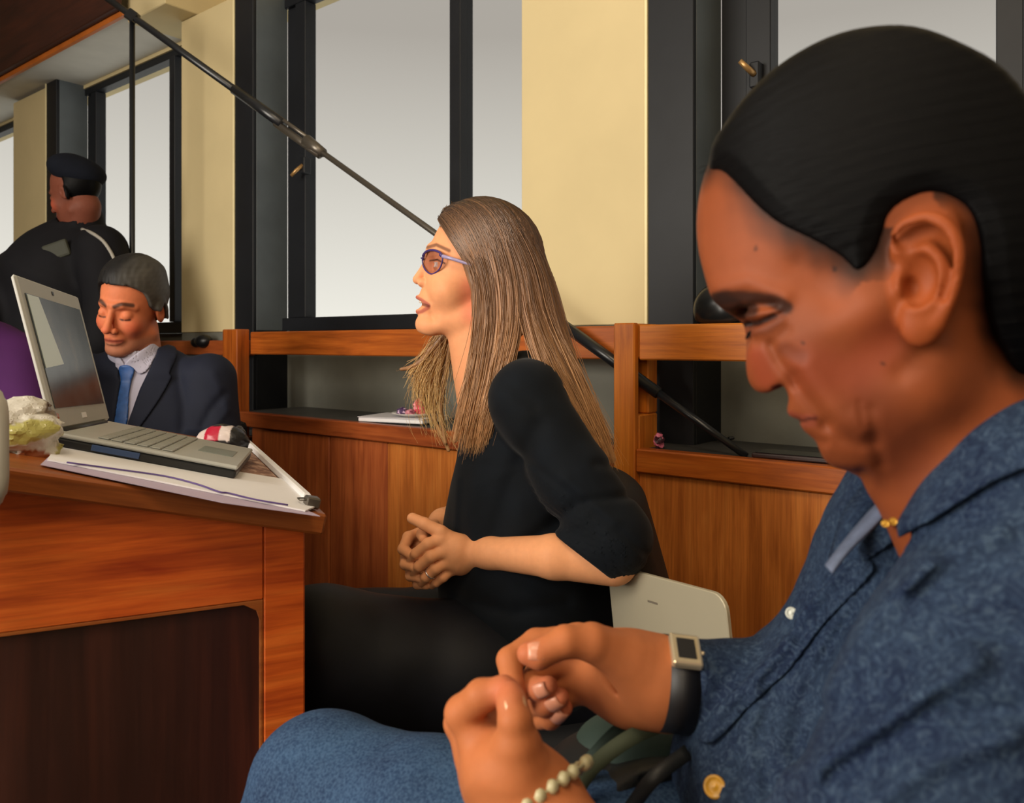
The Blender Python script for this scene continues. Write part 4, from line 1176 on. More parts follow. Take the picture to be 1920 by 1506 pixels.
M_shirtin = plain('pale_shirt_lining', hexc(96, 106, 130), 0.8, 0.2, var=0.25, sc=60)
strip([rowpts(fin), rowpts([a * .5 + b * .5 + V3(-.002, -.004, 0) for a, b in zip(fin, fout)]), rowpts(fout)], .0022, 'collar_leaf', M_shirt.m, person)
a1 = [P(1730, 885, .475), P(1690, 930, .468), P(1640, 985, .462), P(1590, 1035, .456), P(1560, 1075, .452)]
a2 = [P(1708, 880, .490), P(1668, 922, .482), P(1622, 970, .474), P(1580, 1020, .466), P(1548, 1062, .460)]
strip([rowpts(a1), rowpts(a2)], .002, 'shirt_placket', M_shirtin, person)
# metal snap, studs and cuff button
def button(px, py, o_d, r, mat, name, lab=None, n_=None):
    c_ = P(px, py, o_d); n_ = unit(CAM - c_) if n_ is None else unit(n_)
    x_ = unit(np.cross(n_, (0, 0, 1))); fr_ = Fr(c_, x_, np.cross(n_, x_), n_)
    o_ = Geo().lathe(fr_, [(r * .9, -.002), (r, -.0006), (r * .98, .0008), (r * .82, .0014), (r * .72, .0006), (r * .25, .0006), (0.0004, .0016)], 20).make(name, mat, person, True)
    if lab: o_['label'] = lab
def surf_d(px, py, f, a=.25, b=.8):
    ds = np.linspace(a, b, 400); pts = np.array([P(px, py, t_) for t_ in ds], dtype=np.float32)
    v_ = f(pts); i = np.argmax(v_ < 0); return float(ds[i]) if v_[i] < 0 else .5
M_gold = plain('gold_metal', hexc(196, 150, 60), 0.3, 0.5, 0.7)
M_amber = plain('amber_button', hexc(190, 140, 46), 0.3, 0.5, var=0.3, sc=120)
M_pearl = plain('pearl_snap', hexc(196, 200, 190), 0.25, 0.5)
for px, py, r, mt, nm, lb_ in ((1340, 1476, .0072, M_amber, 'button', 'large amber button'), (1484, 1150, .0042, M_pearl, 'snap', 'pearly snap'),
                          (1660, 982, .0022, M_gold, 'collar_stud', None), (1675, 978, .0022, M_gold, 'collar_stud', None)):
    dd = min(surf_d(px, py, shirtf), .47 if py < 1000 else 9) - .004
    if py < 1000: dd = .4395
    button(px, py, dd, r, mt, nm, lb_)

# jeans
M_denim = Mat('blue_denim', 0.85, 0.15)
_v = M_denim.coords(obj=True)
M_denim.col(M_denim.mix(0.35, M_denim.ramp(M_denim.noise(_v, 16, 5, 0.6), [(0.3, hexc(24, 42, 72)), (0.7, hexc(50, 78, 112))]), M_denim.ramp(M_denim.noise(_v, 420, 2), [(0.35, hexc(26, 40, 66)), (0.65, hexc(80, 106, 136))])))
M_denim.bump(M_denim.noise(_v, 600, 2), 0.3, 0.0006)
def jeansf(p):
    d = tube(p, [P(1700, 1740, .56), P(1150, 1690, .60), P(820, 1575, .65), P(604, 1476, .72), P(572, 1560, .74), P(640, 1900, .86)], [.095, .085, .073, .060, .060, .052], .02)
    d2 = tube(p, [P(1800, 1680, .74), P(1100, 1690, .86), P(950, 1640, .90), P(960, 1900, .98)], [.095, .08, .062, .052], .02)
    d = smin(d, d2, .02)
    return d + .002 * wob(p, 30, 8, 6) + .0008 * wob(p, 90, 8, 1)
jV, jF = nets(jeansf, V3(-.32, .38, .04), V3(.85, 1.16, .80), 0.005)
mk('jeans', jV, jF, M_denim.m, person)
# shoes on the floor
M_shoe = plain('black_leather', hexc(20, 18, 18), 0.4)
for c_ in (P(640, 1900, .86), P(960, 1900, .98)):
    b_ = V3(c_[0], c_[1], 0)
    def sf_(p, b_=b_):
        d = smin(rc(p, b_ + V3(.04, 0, .045), b_ + V3(-.13, .0, .030), .045, .034), rc(p, b_ + V3(.02, 0, .05), b_ + V3(.02, 0, .14), .045, .05), .03)
        return smax(d, -(p[:, 2] - .002), .004)
    a1_, a2_ = nets(sf_, b_ - V3(.2, .1, .01), b_ + V3(.14, .1, .2), .006)
    mk('shoe', a1_, a2_, M_shoe, person)
    def lf(p, b_=b_, c_=c_): return rc(p, b_ + V3(.02, 0, .12), c_, .05, .056)
    a1_, a2_ = nets(lf, b_ - V3(.1, .1, -.05), V3(c_[0], c_[1], c_[2]) + .1, .008)
    mk('trouser_leg', a1_, a2_, M_denim.m, person)

# wristwatch on the far wrist, beaded bracelet on the near wrist
M_chrome = plain('brushed_steel_gold', hexc(206, 192, 164), 0.25, 0.5, 0.7)
M_strap = plain('black_leather_strap', hexc(14, 14, 18), 0.5)
ax = unit(R(1330, 1290, 0) - R(1235, 1278, 0)); wc = R(1266, 1282, 0)
y_ = unit(V3(0, 0, 1) - ax * ax[2]); x_ = np.cross(ax, y_)
w = thing('wristwatch', 'square steel wristwatch with black strap on the wrist of the hand farther away', 'watch', wc)
V = []; F = []
n_ = 40
for i in range(n_):
    a = 2 * math.pi * i / n_
    rdir = math.cos(a) * y_ + math.sin(a) * x_
    for (hw, rr_) in ((-.0105, .0305), (.0105, .0305), (.0105, .0335), (-.0105, .0335)):
        V.append(wc + rdir * rr_ + ax * hw)
for i in range(n_):
    j = (i + 1) % n_
    for k in range(4): F.append((i * 4 + k, i * 4 + (k + 1) % 4, j * 4 + (k + 1) % 4, j * 4 + k))
mk('strap', V, F, M_strap, w)
fd = unit(unit(CAM - wc) * 0.62 + V3(0, 0, 1) * 0.78); fd = unit(fd - ax * np.dot(fd, ax)); sd = np.cross(ax, fd)
wf = Fr(wc + fd * .0325, sd, ax, fd)
Geo().box(wf, (-.0135, -.011, -.001), (.0135, .011, .0055), .002, seg=2).make('watch_case', M_chrome, w)
Geo().box(wf, (-.0085, -.0065, .0056), (.0085, .0065, .0062), .0003).make('watch_dial', M_strap, w)
Geo().lathe(Fr(wf.w((0.0, .0112, .002)), sd, fd, ax), [(.0018, 0), (.0018, .002), (.0010, .0026)], 10).make('crown', M_chrome, w, True)
M_bead = plain('pale_green_beads', hexc(176, 168, 132), 0.4, 0.5, var=0.25, sc=90)
ax = unit(V3(.55, -.45, -.75)); bc = N(1004, 1500, .004)
y_ = unit(V3(0, 0, 1) - ax * ax[2]); x_ = np.cross(ax, y_)
b = thing('bracelet', 'pale beaded bracelet on the wrist of the nearest hand', 'bracelet', bc)
ring = [bc + (math.cos(a) * y_ + math.sin(a) * x_) * .0385 for a in np.linspace(0, 2 * math.pi, 28, endpoint=False)]
Geo().tube(ring, .0012, 6, closed=True).make('cord', M_bead, b, True)
bm_ = None
for i, c_ in enumerate(ring):
    if i % 7 == 6: continue
    o_ = Geo().lathe(Fr(c_, (1, 0, 0), (0, 1, 0), (0, 0, 1)), [(.0004, -.0042), (.0026, -.0034), (.0042, 0), (.0026, .0034), (.0004, .0042)], 10).make('bead', M_bead, b, True) if bm_ is None else None
    if bm_ is None: bm_ = (o_, c_)
    else:
        o2 = bm_[0].copy(); SC.collection.objects.link(o2); o2.parent = b; o2.location = Vector(np.array(bm_[0].location) + (c_ - bm_[1]))
# ------------------------------------------------------------------ the person talking (long brown hair, glasses, black sweater)
H2 = HF(900, 520, 1.38)
L2 = H2.L
prof2 = [(822, 402), (810, 428), (803, 446), (799, 462), (796, 476), (794, 487), (789, 496), (781, 508), (773, 518), (767, 526), (767, 532), (774, 537), (783, 539), (784, 546), (779, 554), (777, 558), (782, 562),
         (789, 566), (790, 572), (785, 577), (778, 581), (779, 588), (781, 593), (777, 602), (777, 612), (781, 621), (790, 626), (806, 630), (826, 631), (838, 645), (850, 672), (868, 720), (900, 800), (1010, 800),
         (1016, 700), (1006, 620), (1012, 540), (1008, 470), (985, 420), (945, 388), (895, 377), (850, 384)]
PF2 = Poly2([L2(*p)[:2] for p in prof2], 0.0012, 0.06)
eye2 = L2(822, 496, .031)
MARK2 = [([(800, 468), (815, 464), (838, 474)], 5, -.0012), ([(806, 486), (820, 482), (836, 490)], 4, .0012), ([(800, 508), (816, 510), (836, 502)], 5, .0008), ([(790, 534), (798, 548), (806, 566)], 5, .0016),
         ([(838, 545), (850, 560)], 16, -.0016), ([(800, 590), (815, 600)], 8, .001), ([(806, 580), (812, 600)], 4, .0010)]
def head2(a):
    d = ell(a, L2(910, 478, 0), (.093, .090, .071))
    d = smin(d, ell(a, L2(856, 535, 0), (.054, .080, .052)), .025)
    d = smin(d, rc(a, L2(905, 585, .043), L2(812, 612, .010), .016, .016), .02)
    d = smin(d, sph(a, L2(840, 545, .030), .026), .02)
    d = smin(d, sph(a, L2(800, 608, 0), .020), .014)
    d = smin(d, ell(a, L2(808, 566, 0), (.022, .030, .026)), .012)
    d = smin(d, tube(a, [L2(806, 468, .004), L2(818, 464, .026), L2(840, 474, .044)], [.009, .008, .006]), .010)
    d = smax(d, -ell(a, L2(806, 497, .033), (.012, .012, .018)), .010)
    d = smin(d, tube(a, [L2(804, 484, 0), L2(795, 506, 0), L2(783, 524, 0)], [.0075, .0085, .0085]), .007)
    d = smin(d, ell(a, L2(793, 531, .010), (.0095, .0075, .0070)), .004)
    d = smax(d, -ell(a, L2(786, 541, .0065), (.0035, .0020, .0022)), .0012)
    d = smin(d, tube(a, [L2(783, 558, 0), L2(790, 562, .012), L2(804, 572, .022)], [.0046, .0042, .002]), .003)
    d = smin(d, tube(a, [L2(784, 584, 0), L2(791, 583, .011), L2(804, 576, .022)], [.0052, .0046, .002]), .003)
    d = smax(d, -tube(a, [L2(782, 570, 0), L2(793, 570, .010), L2(805, 574, .0195)], [.0050, .0042, .0010]), .002)
    return d
def headf2(p):
    q = H2.loc(p); a = np.stack([q[:, 0], q[:, 1], np.abs(q[:, 2])], 1)
    d = head2(a)
    d = smin(d, sph(a, eye2 + V3(-.003, 0, 0), .0132), .002)
    d = smax(d, -ell(a, eye2 + V3(.010, 0, 0), (.006, .0042, .012)), .0012)
    d = d + relief(H2, a, MARK2)
    x, y = H2.flat(q)
    d = smax(d, PF2(x, y), .004)
    d = smin(d, rc(q, L2(888, 610, 0), L2(915, 745, 0), .047, .054), .016)
    d = smin(d, rc(q, L2(898, 600, .042), L2(868, 705, .012), .008, .008), .016)
    d = smin(d, ell(a, L2(902, 522, .072), (.016, .028, .006), rot_uv(.15)), .006)
    return d
h2V, h2F = nets(headf2, H2.C - V3(.14, .11, .26), H2.C + V3(.14, .11, .15), .0017)
# clasped hands
def K(px, py, d): return P(px, py, d)
f1 = [([K(830, 1010, 1.245), K(803, 1020, 1.238), K(780, 1038, 1.244), K(770, 1050, 1.262)], [.0098, .0092, .0082, .0068]),
      ([K(836, 1032, 1.243), K(808, 1044, 1.234), K(786, 1062, 1.243), K(776, 1074, 1.262)], [.0100, .0092, .0082, .0068]),
      ([K(842, 1052, 1.246), K(817, 1066, 1.238), K(799, 1082, 1.246), K(790, 1093, 1.262)], [.0095, .0088, .0080, .0066]),
      ([K(850, 1066, 1.253), K(831, 1082, 1.246), K(818, 1092, 1.252), K(810, 1098, 1.265)], [.0086, .0078, .0070, .0060]),
      ([K(860, 1020, 1.255), K(826, 998, 1.248), K(797, 983, 1.252), K(773, 972, 1.258)], [.0125, .0108, .0098, .0086])]
p1 = [([K(880, 1036, 1.262), K(858, 1028, 1.252), K(828, 1012, 1.246)], [.022, .021, .012]), ([K(880, 1040, 1.262), K(858, 1042, 1.254), K(834, 1034, 1.246)], [.022, .021, .012]),
      ([K(880, 1044, 1.264), K(862, 1054, 1.258), K(842, 1056, 1.250)], [.020, .018, .0115])]
f2 = [([K(785, 1002, 1.325), K(766, 1008, 1.30), K(756, 1030, 1.275), K(772, 1042, 1.256)], [.0105, .0098, .0088, .0076]),
      ([K(785, 1025, 1.32), K(762, 1038, 1.30), K(760, 1058, 1.272), K(776, 1064, 1.252)], [.0105, .0098, .0088, .0072]),
      ([K(790, 1045, 1.32), K(769, 1062, 1.30), K(770, 1080, 1.275), K(786, 1084, 1.256)], [.0100, .0092, .0084, .0070]),
      ([K(795, 1060, 1.32), K(780, 1082, 1.30), K(783, 1096, 1.280), K(800, 1098, 1.264)], [.0090, .0084, .0076, .0064]),
      ([K(812, 985, 1.33), K(800, 990, 1.30), K(792, 1002, 1.272), K(794, 1010, 1.256)], [.0115, .0105, .0095, .0080])]
p2 = [([K(830, 978, 1.40), K(808, 1000, 1.35), K(787, 1005, 1.322)], [.020, .020, .012]), ([K(830, 982, 1.40), K(810, 1020, 1.35), K(790, 1030, 1.32)], [.020, .020, .012]),
      ([K(830, 988, 1.40), K(815, 1040, 1.35), K(796, 1055, 1.32)], [.018, .018, .012])]
def hands2(p):
    d = hand_sdf(p, f1, p1, kp=.005)
    d = smin(d, tube(p, [K(878, 1038, 1.262), K(920, 1037, 1.235), K(1040, 1044, 1.175), K(1150, 1052, 1.165)], [.0235, .0235, .0315, .036], .01), .010)
    e = hand_sdf(p, f2, p2, kp=.005)
    e = smin(e, tube(p, [K(830, 980, 1.40), K(880, 958, 1.48), K(960, 930, 1.56)], [.023, .027, .034], .01), .01)
    return np.minimum(d, e)
w2V, w2F = nets(hands2, V3(-.20, 1.08, .60), V3(.20, 1.62, .80), .0019)
def body2(p):
    q = p.copy(); q[:, 1] = (q[:, 1] - 1.38) * .92 + 1.38
    d = tube(q, [K(935, 760, 1.38), K(985, 880, 1.38), K(985, 1050, 1.38), K(1030, 1210, 1.38)], [.05, .105, .108, .115], .05)
    d = smin(d, tube(p, [K(1010, 1240, 1.42), K(870, 1255, 1.27), K(500, 1215, 1.2), K(540, 1900, 1.2)], [.10, .08, .06, .04], .02), .03)
    d = smin(d, tube(p, [K(1010, 1230, 1.46), K(800, 1190, 1.5), K(500, 1180, 1.52), K(520, 1620, 1.52)], [.10, .07, .06, .04], .02), .03)
    return d
b2V, b2F = nets(body2, V3(-.52, 1.06, .04), V3(.28, 1.68, .98), .009)
B2V, B2F = merge([(h2V, h2F), (w2V, w2F), (b2V, b2F)])
c2 = np.tile(np.array(hexc(226, 158, 112)[:3]), (len(B2V), 1))
q2_ = H2.loc(h2V.astype(np.float32)); a2_ = np.stack([q2_[:, 0], q2_[:, 1], np.abs(q2_[:, 2])], 1)
hx2, hy2 = pixels(H2, a2_)
hc = np.tile(np.array(hexc(226, 156, 112)[:3]), (len(h2V), 1))
def pm2(c, pts, r0, r1, w): return blend(hc, c, w * (1 - sstep(seg2(hx2, hy2, pts), r0, r1)))
hc = pm2(hexc(214, 116, 88), [(880, 540), (885, 590)], 2, 34, .7)
hc = pm2(hexc(222, 134, 96), [(840, 555)], 2, 30, .5) if False else hc
hc = pm2(hexc(170, 84, 74), [(780, 557), (790, 562), (804, 572)], 1.5, 4.5, .85)
hc = pm2(hexc(180, 92, 82), [(780, 586), (791, 584), (803, 577)], 2, 5, .8)
hc = pm2(hexc(96, 40, 38), [(790, 570), (804, 574)], 1.5, 4, .8)
hc = pm2(hexc(92, 62, 48), [(802, 464), (818, 459), (842, 470)], 1.5, 5, .8)
hc = pm2(hexc(52, 38, 36), [(806, 489), (820, 487), (834, 494)], .6, 2.6, .9)
ew = np.linalg.norm(a2_ - (eye2 + V3(-.003, 0, 0)), axis=1) < .0136
ew &= (np.abs(hy2 - 496) < 4.5) & (hx2 < 822)
hc[ew] = hexc(206, 196, 186)[:3]
iw = ew & (np.hypot(hx2 - 810, hy2 - 496) < 4.2); hc[iw] = hexc(46, 30, 24)[:3]
hc = blend(hc, hexc(70, 50, 40), .9 * (1 - sstep(-(q2_[:, 1] - L2(0, 425)[1]) , -.004, .004)) * (hx2 > 825))
c2[:len(h2V)] = hc
person2 = mk('person', B2V, B2F, M_skin, None, col=c2, org=tuple(K(1030, 1210, 1.38) * V3(1, 1, 0)))
tag(person2, 'person with long brown hair and black sweater talking in profile with clasped hands', 'person')
# teeth
Geo().tube([H2.W(L2(791, 566, -.010)), H2.W(L2(788, 566, 0)), H2.W(L2(791, 566, .010))], .0024, 8).make('teeth', plain('teeth', hexc(232, 226, 212), .3), person2, True)

# black sweater
M_knit = Mat('black_fine_knit', 0.8, 0.12)
_v = M_knit.coords(obj=True)
M_knit.col(M_knit.ramp(M_knit.noise(_v, 9, 4), [(0.3, hexc(7, 10, 14)), (0.7, hexc(14, 20, 28))]))
M_knit.bump(M_knit.noise(_v, 500, 2), .2, .0006)
M_knit.b.inputs['Sheen Weight'].default_value = 0.05
def pxy(p): return CX + FPX * p[:, 0] / p[:, 1], HY - FPX * (p[:, 2] - EYE) / p[:, 1]
def sweater(p):
    q = p.copy(); q[:, 1] = (q[:, 1] - 1.38) * .86 + 1.38
    d = tube(q, [K(935, 735, 1.38), K(985, 850, 1.38), K(990, 980, 1.38), K(985, 1100, 1.38), K(1020, 1215, 1.38)], [.050, .110, .132, .136, .142], .05)
    d = smin(d, tube(p, [K(930, 748, 1.40), K(985, 728, 1.34), K(990, 742, 1.27)], [.052, .060, .055], .02), .03)
    arm = tube(p, [K(985, 752, 1.25), K(1080, 900, 1.20), K(1145, 1010, 1.17), K(1110, 1036, 1.17), K(1060, 1040, 1.175)], [.056, .058, .058, .048, .040], .012)
    x, y = pxy(p)
    cut = ((y - 1003) * 105 - (x - 1040) * 85) / 135.0 / FPX * p[:, 1]
    rib = .0010 * np.sin((x * .62 - y * .78) * .95) * sstep(-cut, -.002, .006) * (1 - sstep(-cut, .050, .062))
    arm = smax(arm - rib, cut, .003)
    arm = arm + .003 * np.exp(-((cut + .060) / .006) ** 2)
    d = smin(d, arm, .026)
    farm = tube(p, [K(960, 770, 1.52), K(930, 900, 1.58), K(905, 950, 1.56)], [.058, .056, .05], .01)
    d = smin(d, farm, .016)
    for pts, r, amp in (([(1080, 950), (1000, 1010), (940, 1050)], 14, .006), ([(1010, 800), (960, 900), (930, 1000)], 20, .006), ([(900, 860), (880, 960), (890, 1060)], 16, -.004),
                        ([(1120, 870), (1170, 880)], 10, .004), ([(1100, 940), (1180, 930)], 9, .005), ([(1060, 900), (1150, 980)], 14, -.004), ([(860, 1120), (960, 1150), (1060, 1130)], 14, .005),
                        ([(858, 900), (852, 1000)], 7, -.003), ([(950, 720), (1000, 760)], 14, .003)):
        d = d + amp * np.exp(-(seg2(x, y, pts) / r) ** 2)
    d = d + .0022 * wob(p, 26, 8, 4)
    d = smax(d, -rc(p, H2.W(L2(880, 640, 0)), H2.W(L2(908, 728, 0)), .046, .052), .005)
    d = smax(d, -rc(p, H2.W(L2(850, 700, 0)), H2.W(L2(875, 760, 0)), .018, .012), .008)
    return d
s2V, s2F = nets(sweater, V3(-.20, 1.05, .42), V3(.30, 1.68, 1.05), .0032)
mk('sweater', s2V, s2F, M_knit.m, person2)
M_trou = plain('black_trousers', hexc(15, 17, 24), 0.55, 0.3, var=0.2, sc=20, bump=0.1)
def trousers(p):
    d = tube(p, [K(1060, 1250, 1.36), K(870, 1262, 1.27), K(600, 1222, 1.20), K(480, 1218, 1.2), K(505, 1560, 1.2), K(540, 1830, 1.2)], [.125, .104, .092, .078, .062, .052], .03)
    e = tube(p, [K(1060, 1245, 1.50), K(830, 1192, 1.5), K(500, 1180, 1.52), K(510, 1500, 1.52), K(520, 1600, 1.52)], [.12, .088, .074, .058, .05], .03)
    d = smin(d, e, .02)
    return d + .0025 * wob(p, 22, 8, 9)
t2V, t2F = nets(trousers, V3(-.60, 1.02, .04), V3(.28, 1.68, .70), .005)
mk('trousers', t2V, t2F, M_trou, person2)
for c_ in (K(540, 1830, 1.2), K(520, 1600, 1.52)):
    b_ = V3(c_[0], c_[1], 0)
    def sf_(p, b_=b_, c_=c_):
        d = smin(rc(p, b_ + V3(.03, 0, .045), b_ + V3(-.14, .0, .028), .042, .030), rc(p, b_ + V3(.01, 0, .05), V3(c_[0], c_[1], c_[2]), .040, .048), .02)
        return smax(d, -(p[:, 2] - .002), .004)
    a1_, a2x = nets(sf_, b_ - V3(.22, .1, .01), V3(c_[0], c_[1], c_[2]) + .12, .007)
    mk('boot', a1_, a2x, M_shoe, person2)
Geo().lathe(Fr(P(632, 1281, 1.115), (1, 0, 0), (0, 0, 1), (0, -1, 0)), [(.004, -.02), (.004, 0), (.003, .001), (.0005, .0012)], 14).make('trouser_stud', M_pearl, person2, True)

# hair: volume under many strands
GN = [[(822, 410, .010), (846, 442, .046), (874, 488, .070), (892, 540, .080), (893, 620, .086), (880, 700, .090), (862, 780, .090), (850, 842, .085)],
      [(832, 395, .004), (868, 430, .056), (900, 500, .080), (912, 590, .090), (900, 690, .100), (884, 780, .102), (872, 852, .096)],
      [(848, 383, .002), (900, 420, .058), (935, 500, .084), (944, 600, .094), (930, 700, .106), (908, 790, .108), (894, 856, .100)],
      [(868, 378, .001), (930, 418, .056), (965, 500, .082), (972, 600, .094), (952, 690, .108), (926, 770, .110), (906, 850, .104)]]
GB = [[(868, 378, .001), (930, 418, .056), (968, 500, .082), (984, 590, .092), (1010, 680, .118), (1052, 770, .140), (1100, 860, .135)],
      [(884, 376, 0), (950, 412, .050), (992, 500, .078), (1012, 600, .088), (1045, 690, .115), (1086, 780, .130), (1126, 868, .125)],
      [(900, 377, 0), (970, 420, .040), (1015, 510, .062), (1040, 610, .074), (1075, 700, .095), (1112, 790, .105), (1146, 876, .100)],
      [(915, 380, 0), (990, 440, .012), (1034, 540, .022), (1062, 640, .034), (1096, 730, .050), (1132, 810, .060), (1156, 880, .060)]]
GF = [[(838, 390, -.01), (836, 450, -.055), (842, 540, -.075), (846, 620, -.084), (838, 690, -.095), (826, 760, -.10), (838, 850, -.095)],
      [(834, 392, -.01), (838, 460, -.060), (846, 560, -.078), (832, 640, -.088), (802, 690, -.098), (788, 720, -.10), (798, 770, -.10)],
      [(850, 384, -.01), (860, 460, -.062), (856, 560, -.080), (826, 640, -.090), (812, 700, -.100), (812, 780, -.104), (850, 862, -.10)],
      [(850, 384, -.01), (870, 480, -.064), (852, 600, -.080), (812, 650, -.086), (792, 676, -.095), (768, 690, -.098), (748, 693, -.098)]]
def gw(g_):
    c = spline([H2.W(L2(*p_)) for p_ in g_], 6); k = np.linspace(0, len(c) - 1, 29); i = np.clip(k.astype(int), 0, len(c) - 2); f = (k - i)[:, None]
    return c[i] * (1 - f) + c[i + 1] * f
GNw, GBw, GFw = [gw(g_) for g_ in GN], [gw(g_) for g_ in GB], [gw(g_) for g_ in GF]
def hcol(t, v, far=False):
    root = np.array(hexc(58, 44, 38)[:3]); midc = np.array(hexc(146, 106, 74)[:3]); tip = np.array(hexc(210, 160, 110)[:3])
    if far: root = np.array(hexc(130, 94, 60)[:3]); midc = np.array(hexc(196, 150, 94)[:3]); tip = np.array(hexc(240, 206, 144)[:3])  # far locks catch the light: put in as paler hair colours
    t = np.clip(t + .18 * v, 0, 1)[:, None]; v = np.reshape(v, (-1, 1)) if np.ndim(v) else v
    c = np.where(t < .45, root + (midc - root) * t / .45, midc + (tip - midc) * (t - .45) / .55)
    return c * (1 + .35 * v)
Vs = []; Fs = []; Cs = []; nV = 0
rs = np.random.RandomState(11)
def strands(G, count, jit, wave, r, far=False, tmin=0.0, ext=.0):
    global nV
    m = len(G[0]); tt = np.linspace(0, 1, m)
    for _ in range(count):
        f_ = rs.uniform(0, len(G) - 1.001); i = int(f_); a = f_ - i
        c = G[i] * (1 - a) + G[i + 1] * a
        L_ = rs.uniform(.80, 1.0) if rs.rand() > .25 else rs.uniform(.55, .85)
        k = np.linspace(tmin, L_ * (m - 1) / m * m / (m - 1), m) * (m - 1)
        k = np.clip(k, 0, m - 1.001); ki = k.astype(int); kf = (k - ki)[:, None]
        c = c[ki] * (1 - kf) + c[ki + 1] * kf
        t = k / (m - 1)
        j = rs.normal(size=3) * jit; ph = rs.uniform(0, 6.28, 3); fr_ = rs.uniform(5, 10)
        w_ = np.stack([np.sin(fr_ * t + ph[0]), np.sin(fr_ * t * .8 + ph[1]), np.sin(fr_ * t + ph[2])], 1) * wave * (t[:, None] ** 1.5)
        amp = (0.15 + t)[:, None]
        j[1] = j[1] * .5 - abs(jit) * .3 * (0 if far else 1)
        c = c + j * amp + w_
        q_ = H2.loc(c.astype(np.float32)); aq = q_.copy(); aq[:, 2] = np.abs(aq[:, 2])
        dd_ = head2(aq); push = np.clip(.0085 + .002 * rs.rand() - dd_, 0, .03)
        dirn = q_ - np.array([L2(905, 500, 0)[0], L2(905, 500, 0)[1], 0], np.float32); dirn /= np.linalg.norm(dirn, axis=1)[:, None]
        c = H2.C + (q_ + dirn * push[:, None]) @ H2.M
        T = np.gradient(c, axis=0); T /= np.linalg.norm(T, axis=1)[:, None]
        Nn = np.cross(T, V3(0, 1, 0)); Nn /= np.linalg.norm(Nn, axis=1)[:, None] + 1e-9; Bn = np.cross(T, Nn)
        rr_ = r * rs.uniform(.7, 1.3) * np.clip(1.15 - t ** 3, .12, 1)[:, None]
        V = np.concatenate([c + Nn * rr_, c - .5 * rr_ * Nn + .8 * rr_ * Bn, c - .5 * rr_ * Nn - .8 * rr_ * Bn])
        F = []
        for b_ in range(3):
            o1 = b_ * m; o2 = ((b_ + 1) % 3) * m; z = np.arange(m - 1)
            F.append(np.stack([o1 + z, o2 + z, o2 + z + 1, o1 + z + 1], 1))
        Vs.append(V); Fs.append(np.concatenate(F) + nV); nV += len(V)
        v = np.clip(rs.normal() * .34, -.8, .8)
        Cs.append(np.tile(np.clip(hcol(t, v, far), 0, 1), (3, 1)))
strands(GNw, 1000, .0042, .0030, .0008)
strands(GBw, 1200, .0045, .0030, .0008)
strands(GNw, 60, .012, .008, .0005); strands(GBw, 110, .013, .010, .0005)
strands(GFw, 420, .0060, .0080, .0009, True); strands(GFw, 130, .016, .018, .0005, True)
def hairbase(p):
    q = H2.loc(p); a = np.stack([q[:, 0], q[:, 1], np.abs(q[:, 2])], 1)
    d = head2(a) - .0055
    x, y = pixels(H2, a)
    line = seg2(x, y, [(815, 405), (846, 446), (878, 496), (896, 545), (898, 620)])
    side = np.interp(y, [380, 405, 446, 496, 545, 640], [808, 815, 846, 878, 896, 900]) - x
    d = smax(d, side / FPX * 1.38, .003)
    d = smax(d, (y - 640) / FPX * 1.38, .01)
    for G, r in ((GNw, .011), (GBw, .012), (GFw, .008)):
        for g_ in G:
            gi = g_[6::3] + (V3(0, .013, 0) if G is not GFw else V3(0, 0, 0))
            d = smin(d, tube(p, gi, np.linspace(r, r * .45, len(gi))), .010 if G is not GFw else .004)
    st = .0006 * np.sin(x * 1.1 + .35 * y + 3 * wob(p, 14, 6))
    return d + st * .8
kbV, kbF = nets(hairbase, V3(-.22, 1.18, .78), V3(.22, 1.52, 1.30), .0025)
tb = np.clip((1.27 - kbV[:, 2]) / .46, 0, 1)
kc = np.clip(hcol(tb * .8, .5 * wob(np.stack([kbV[:, 0] * 3, kbV[:, 1], kbV[:, 2] * .3], 1).astype(np.float32), 90, 8)), 0, 1)
M_hair2 = colmat('brown_hair', 0.42, 0.4, 0.0)
hairm = mk('hair', np.concatenate([kbV] + Vs), np.concatenate([kbF] + [f + len(kbV) for f in Fs]), M_hair2, person2, col=np.concatenate([kc] + Cs))
hairm['label'] = 'long straight brown hair lightening to blond at the ends'

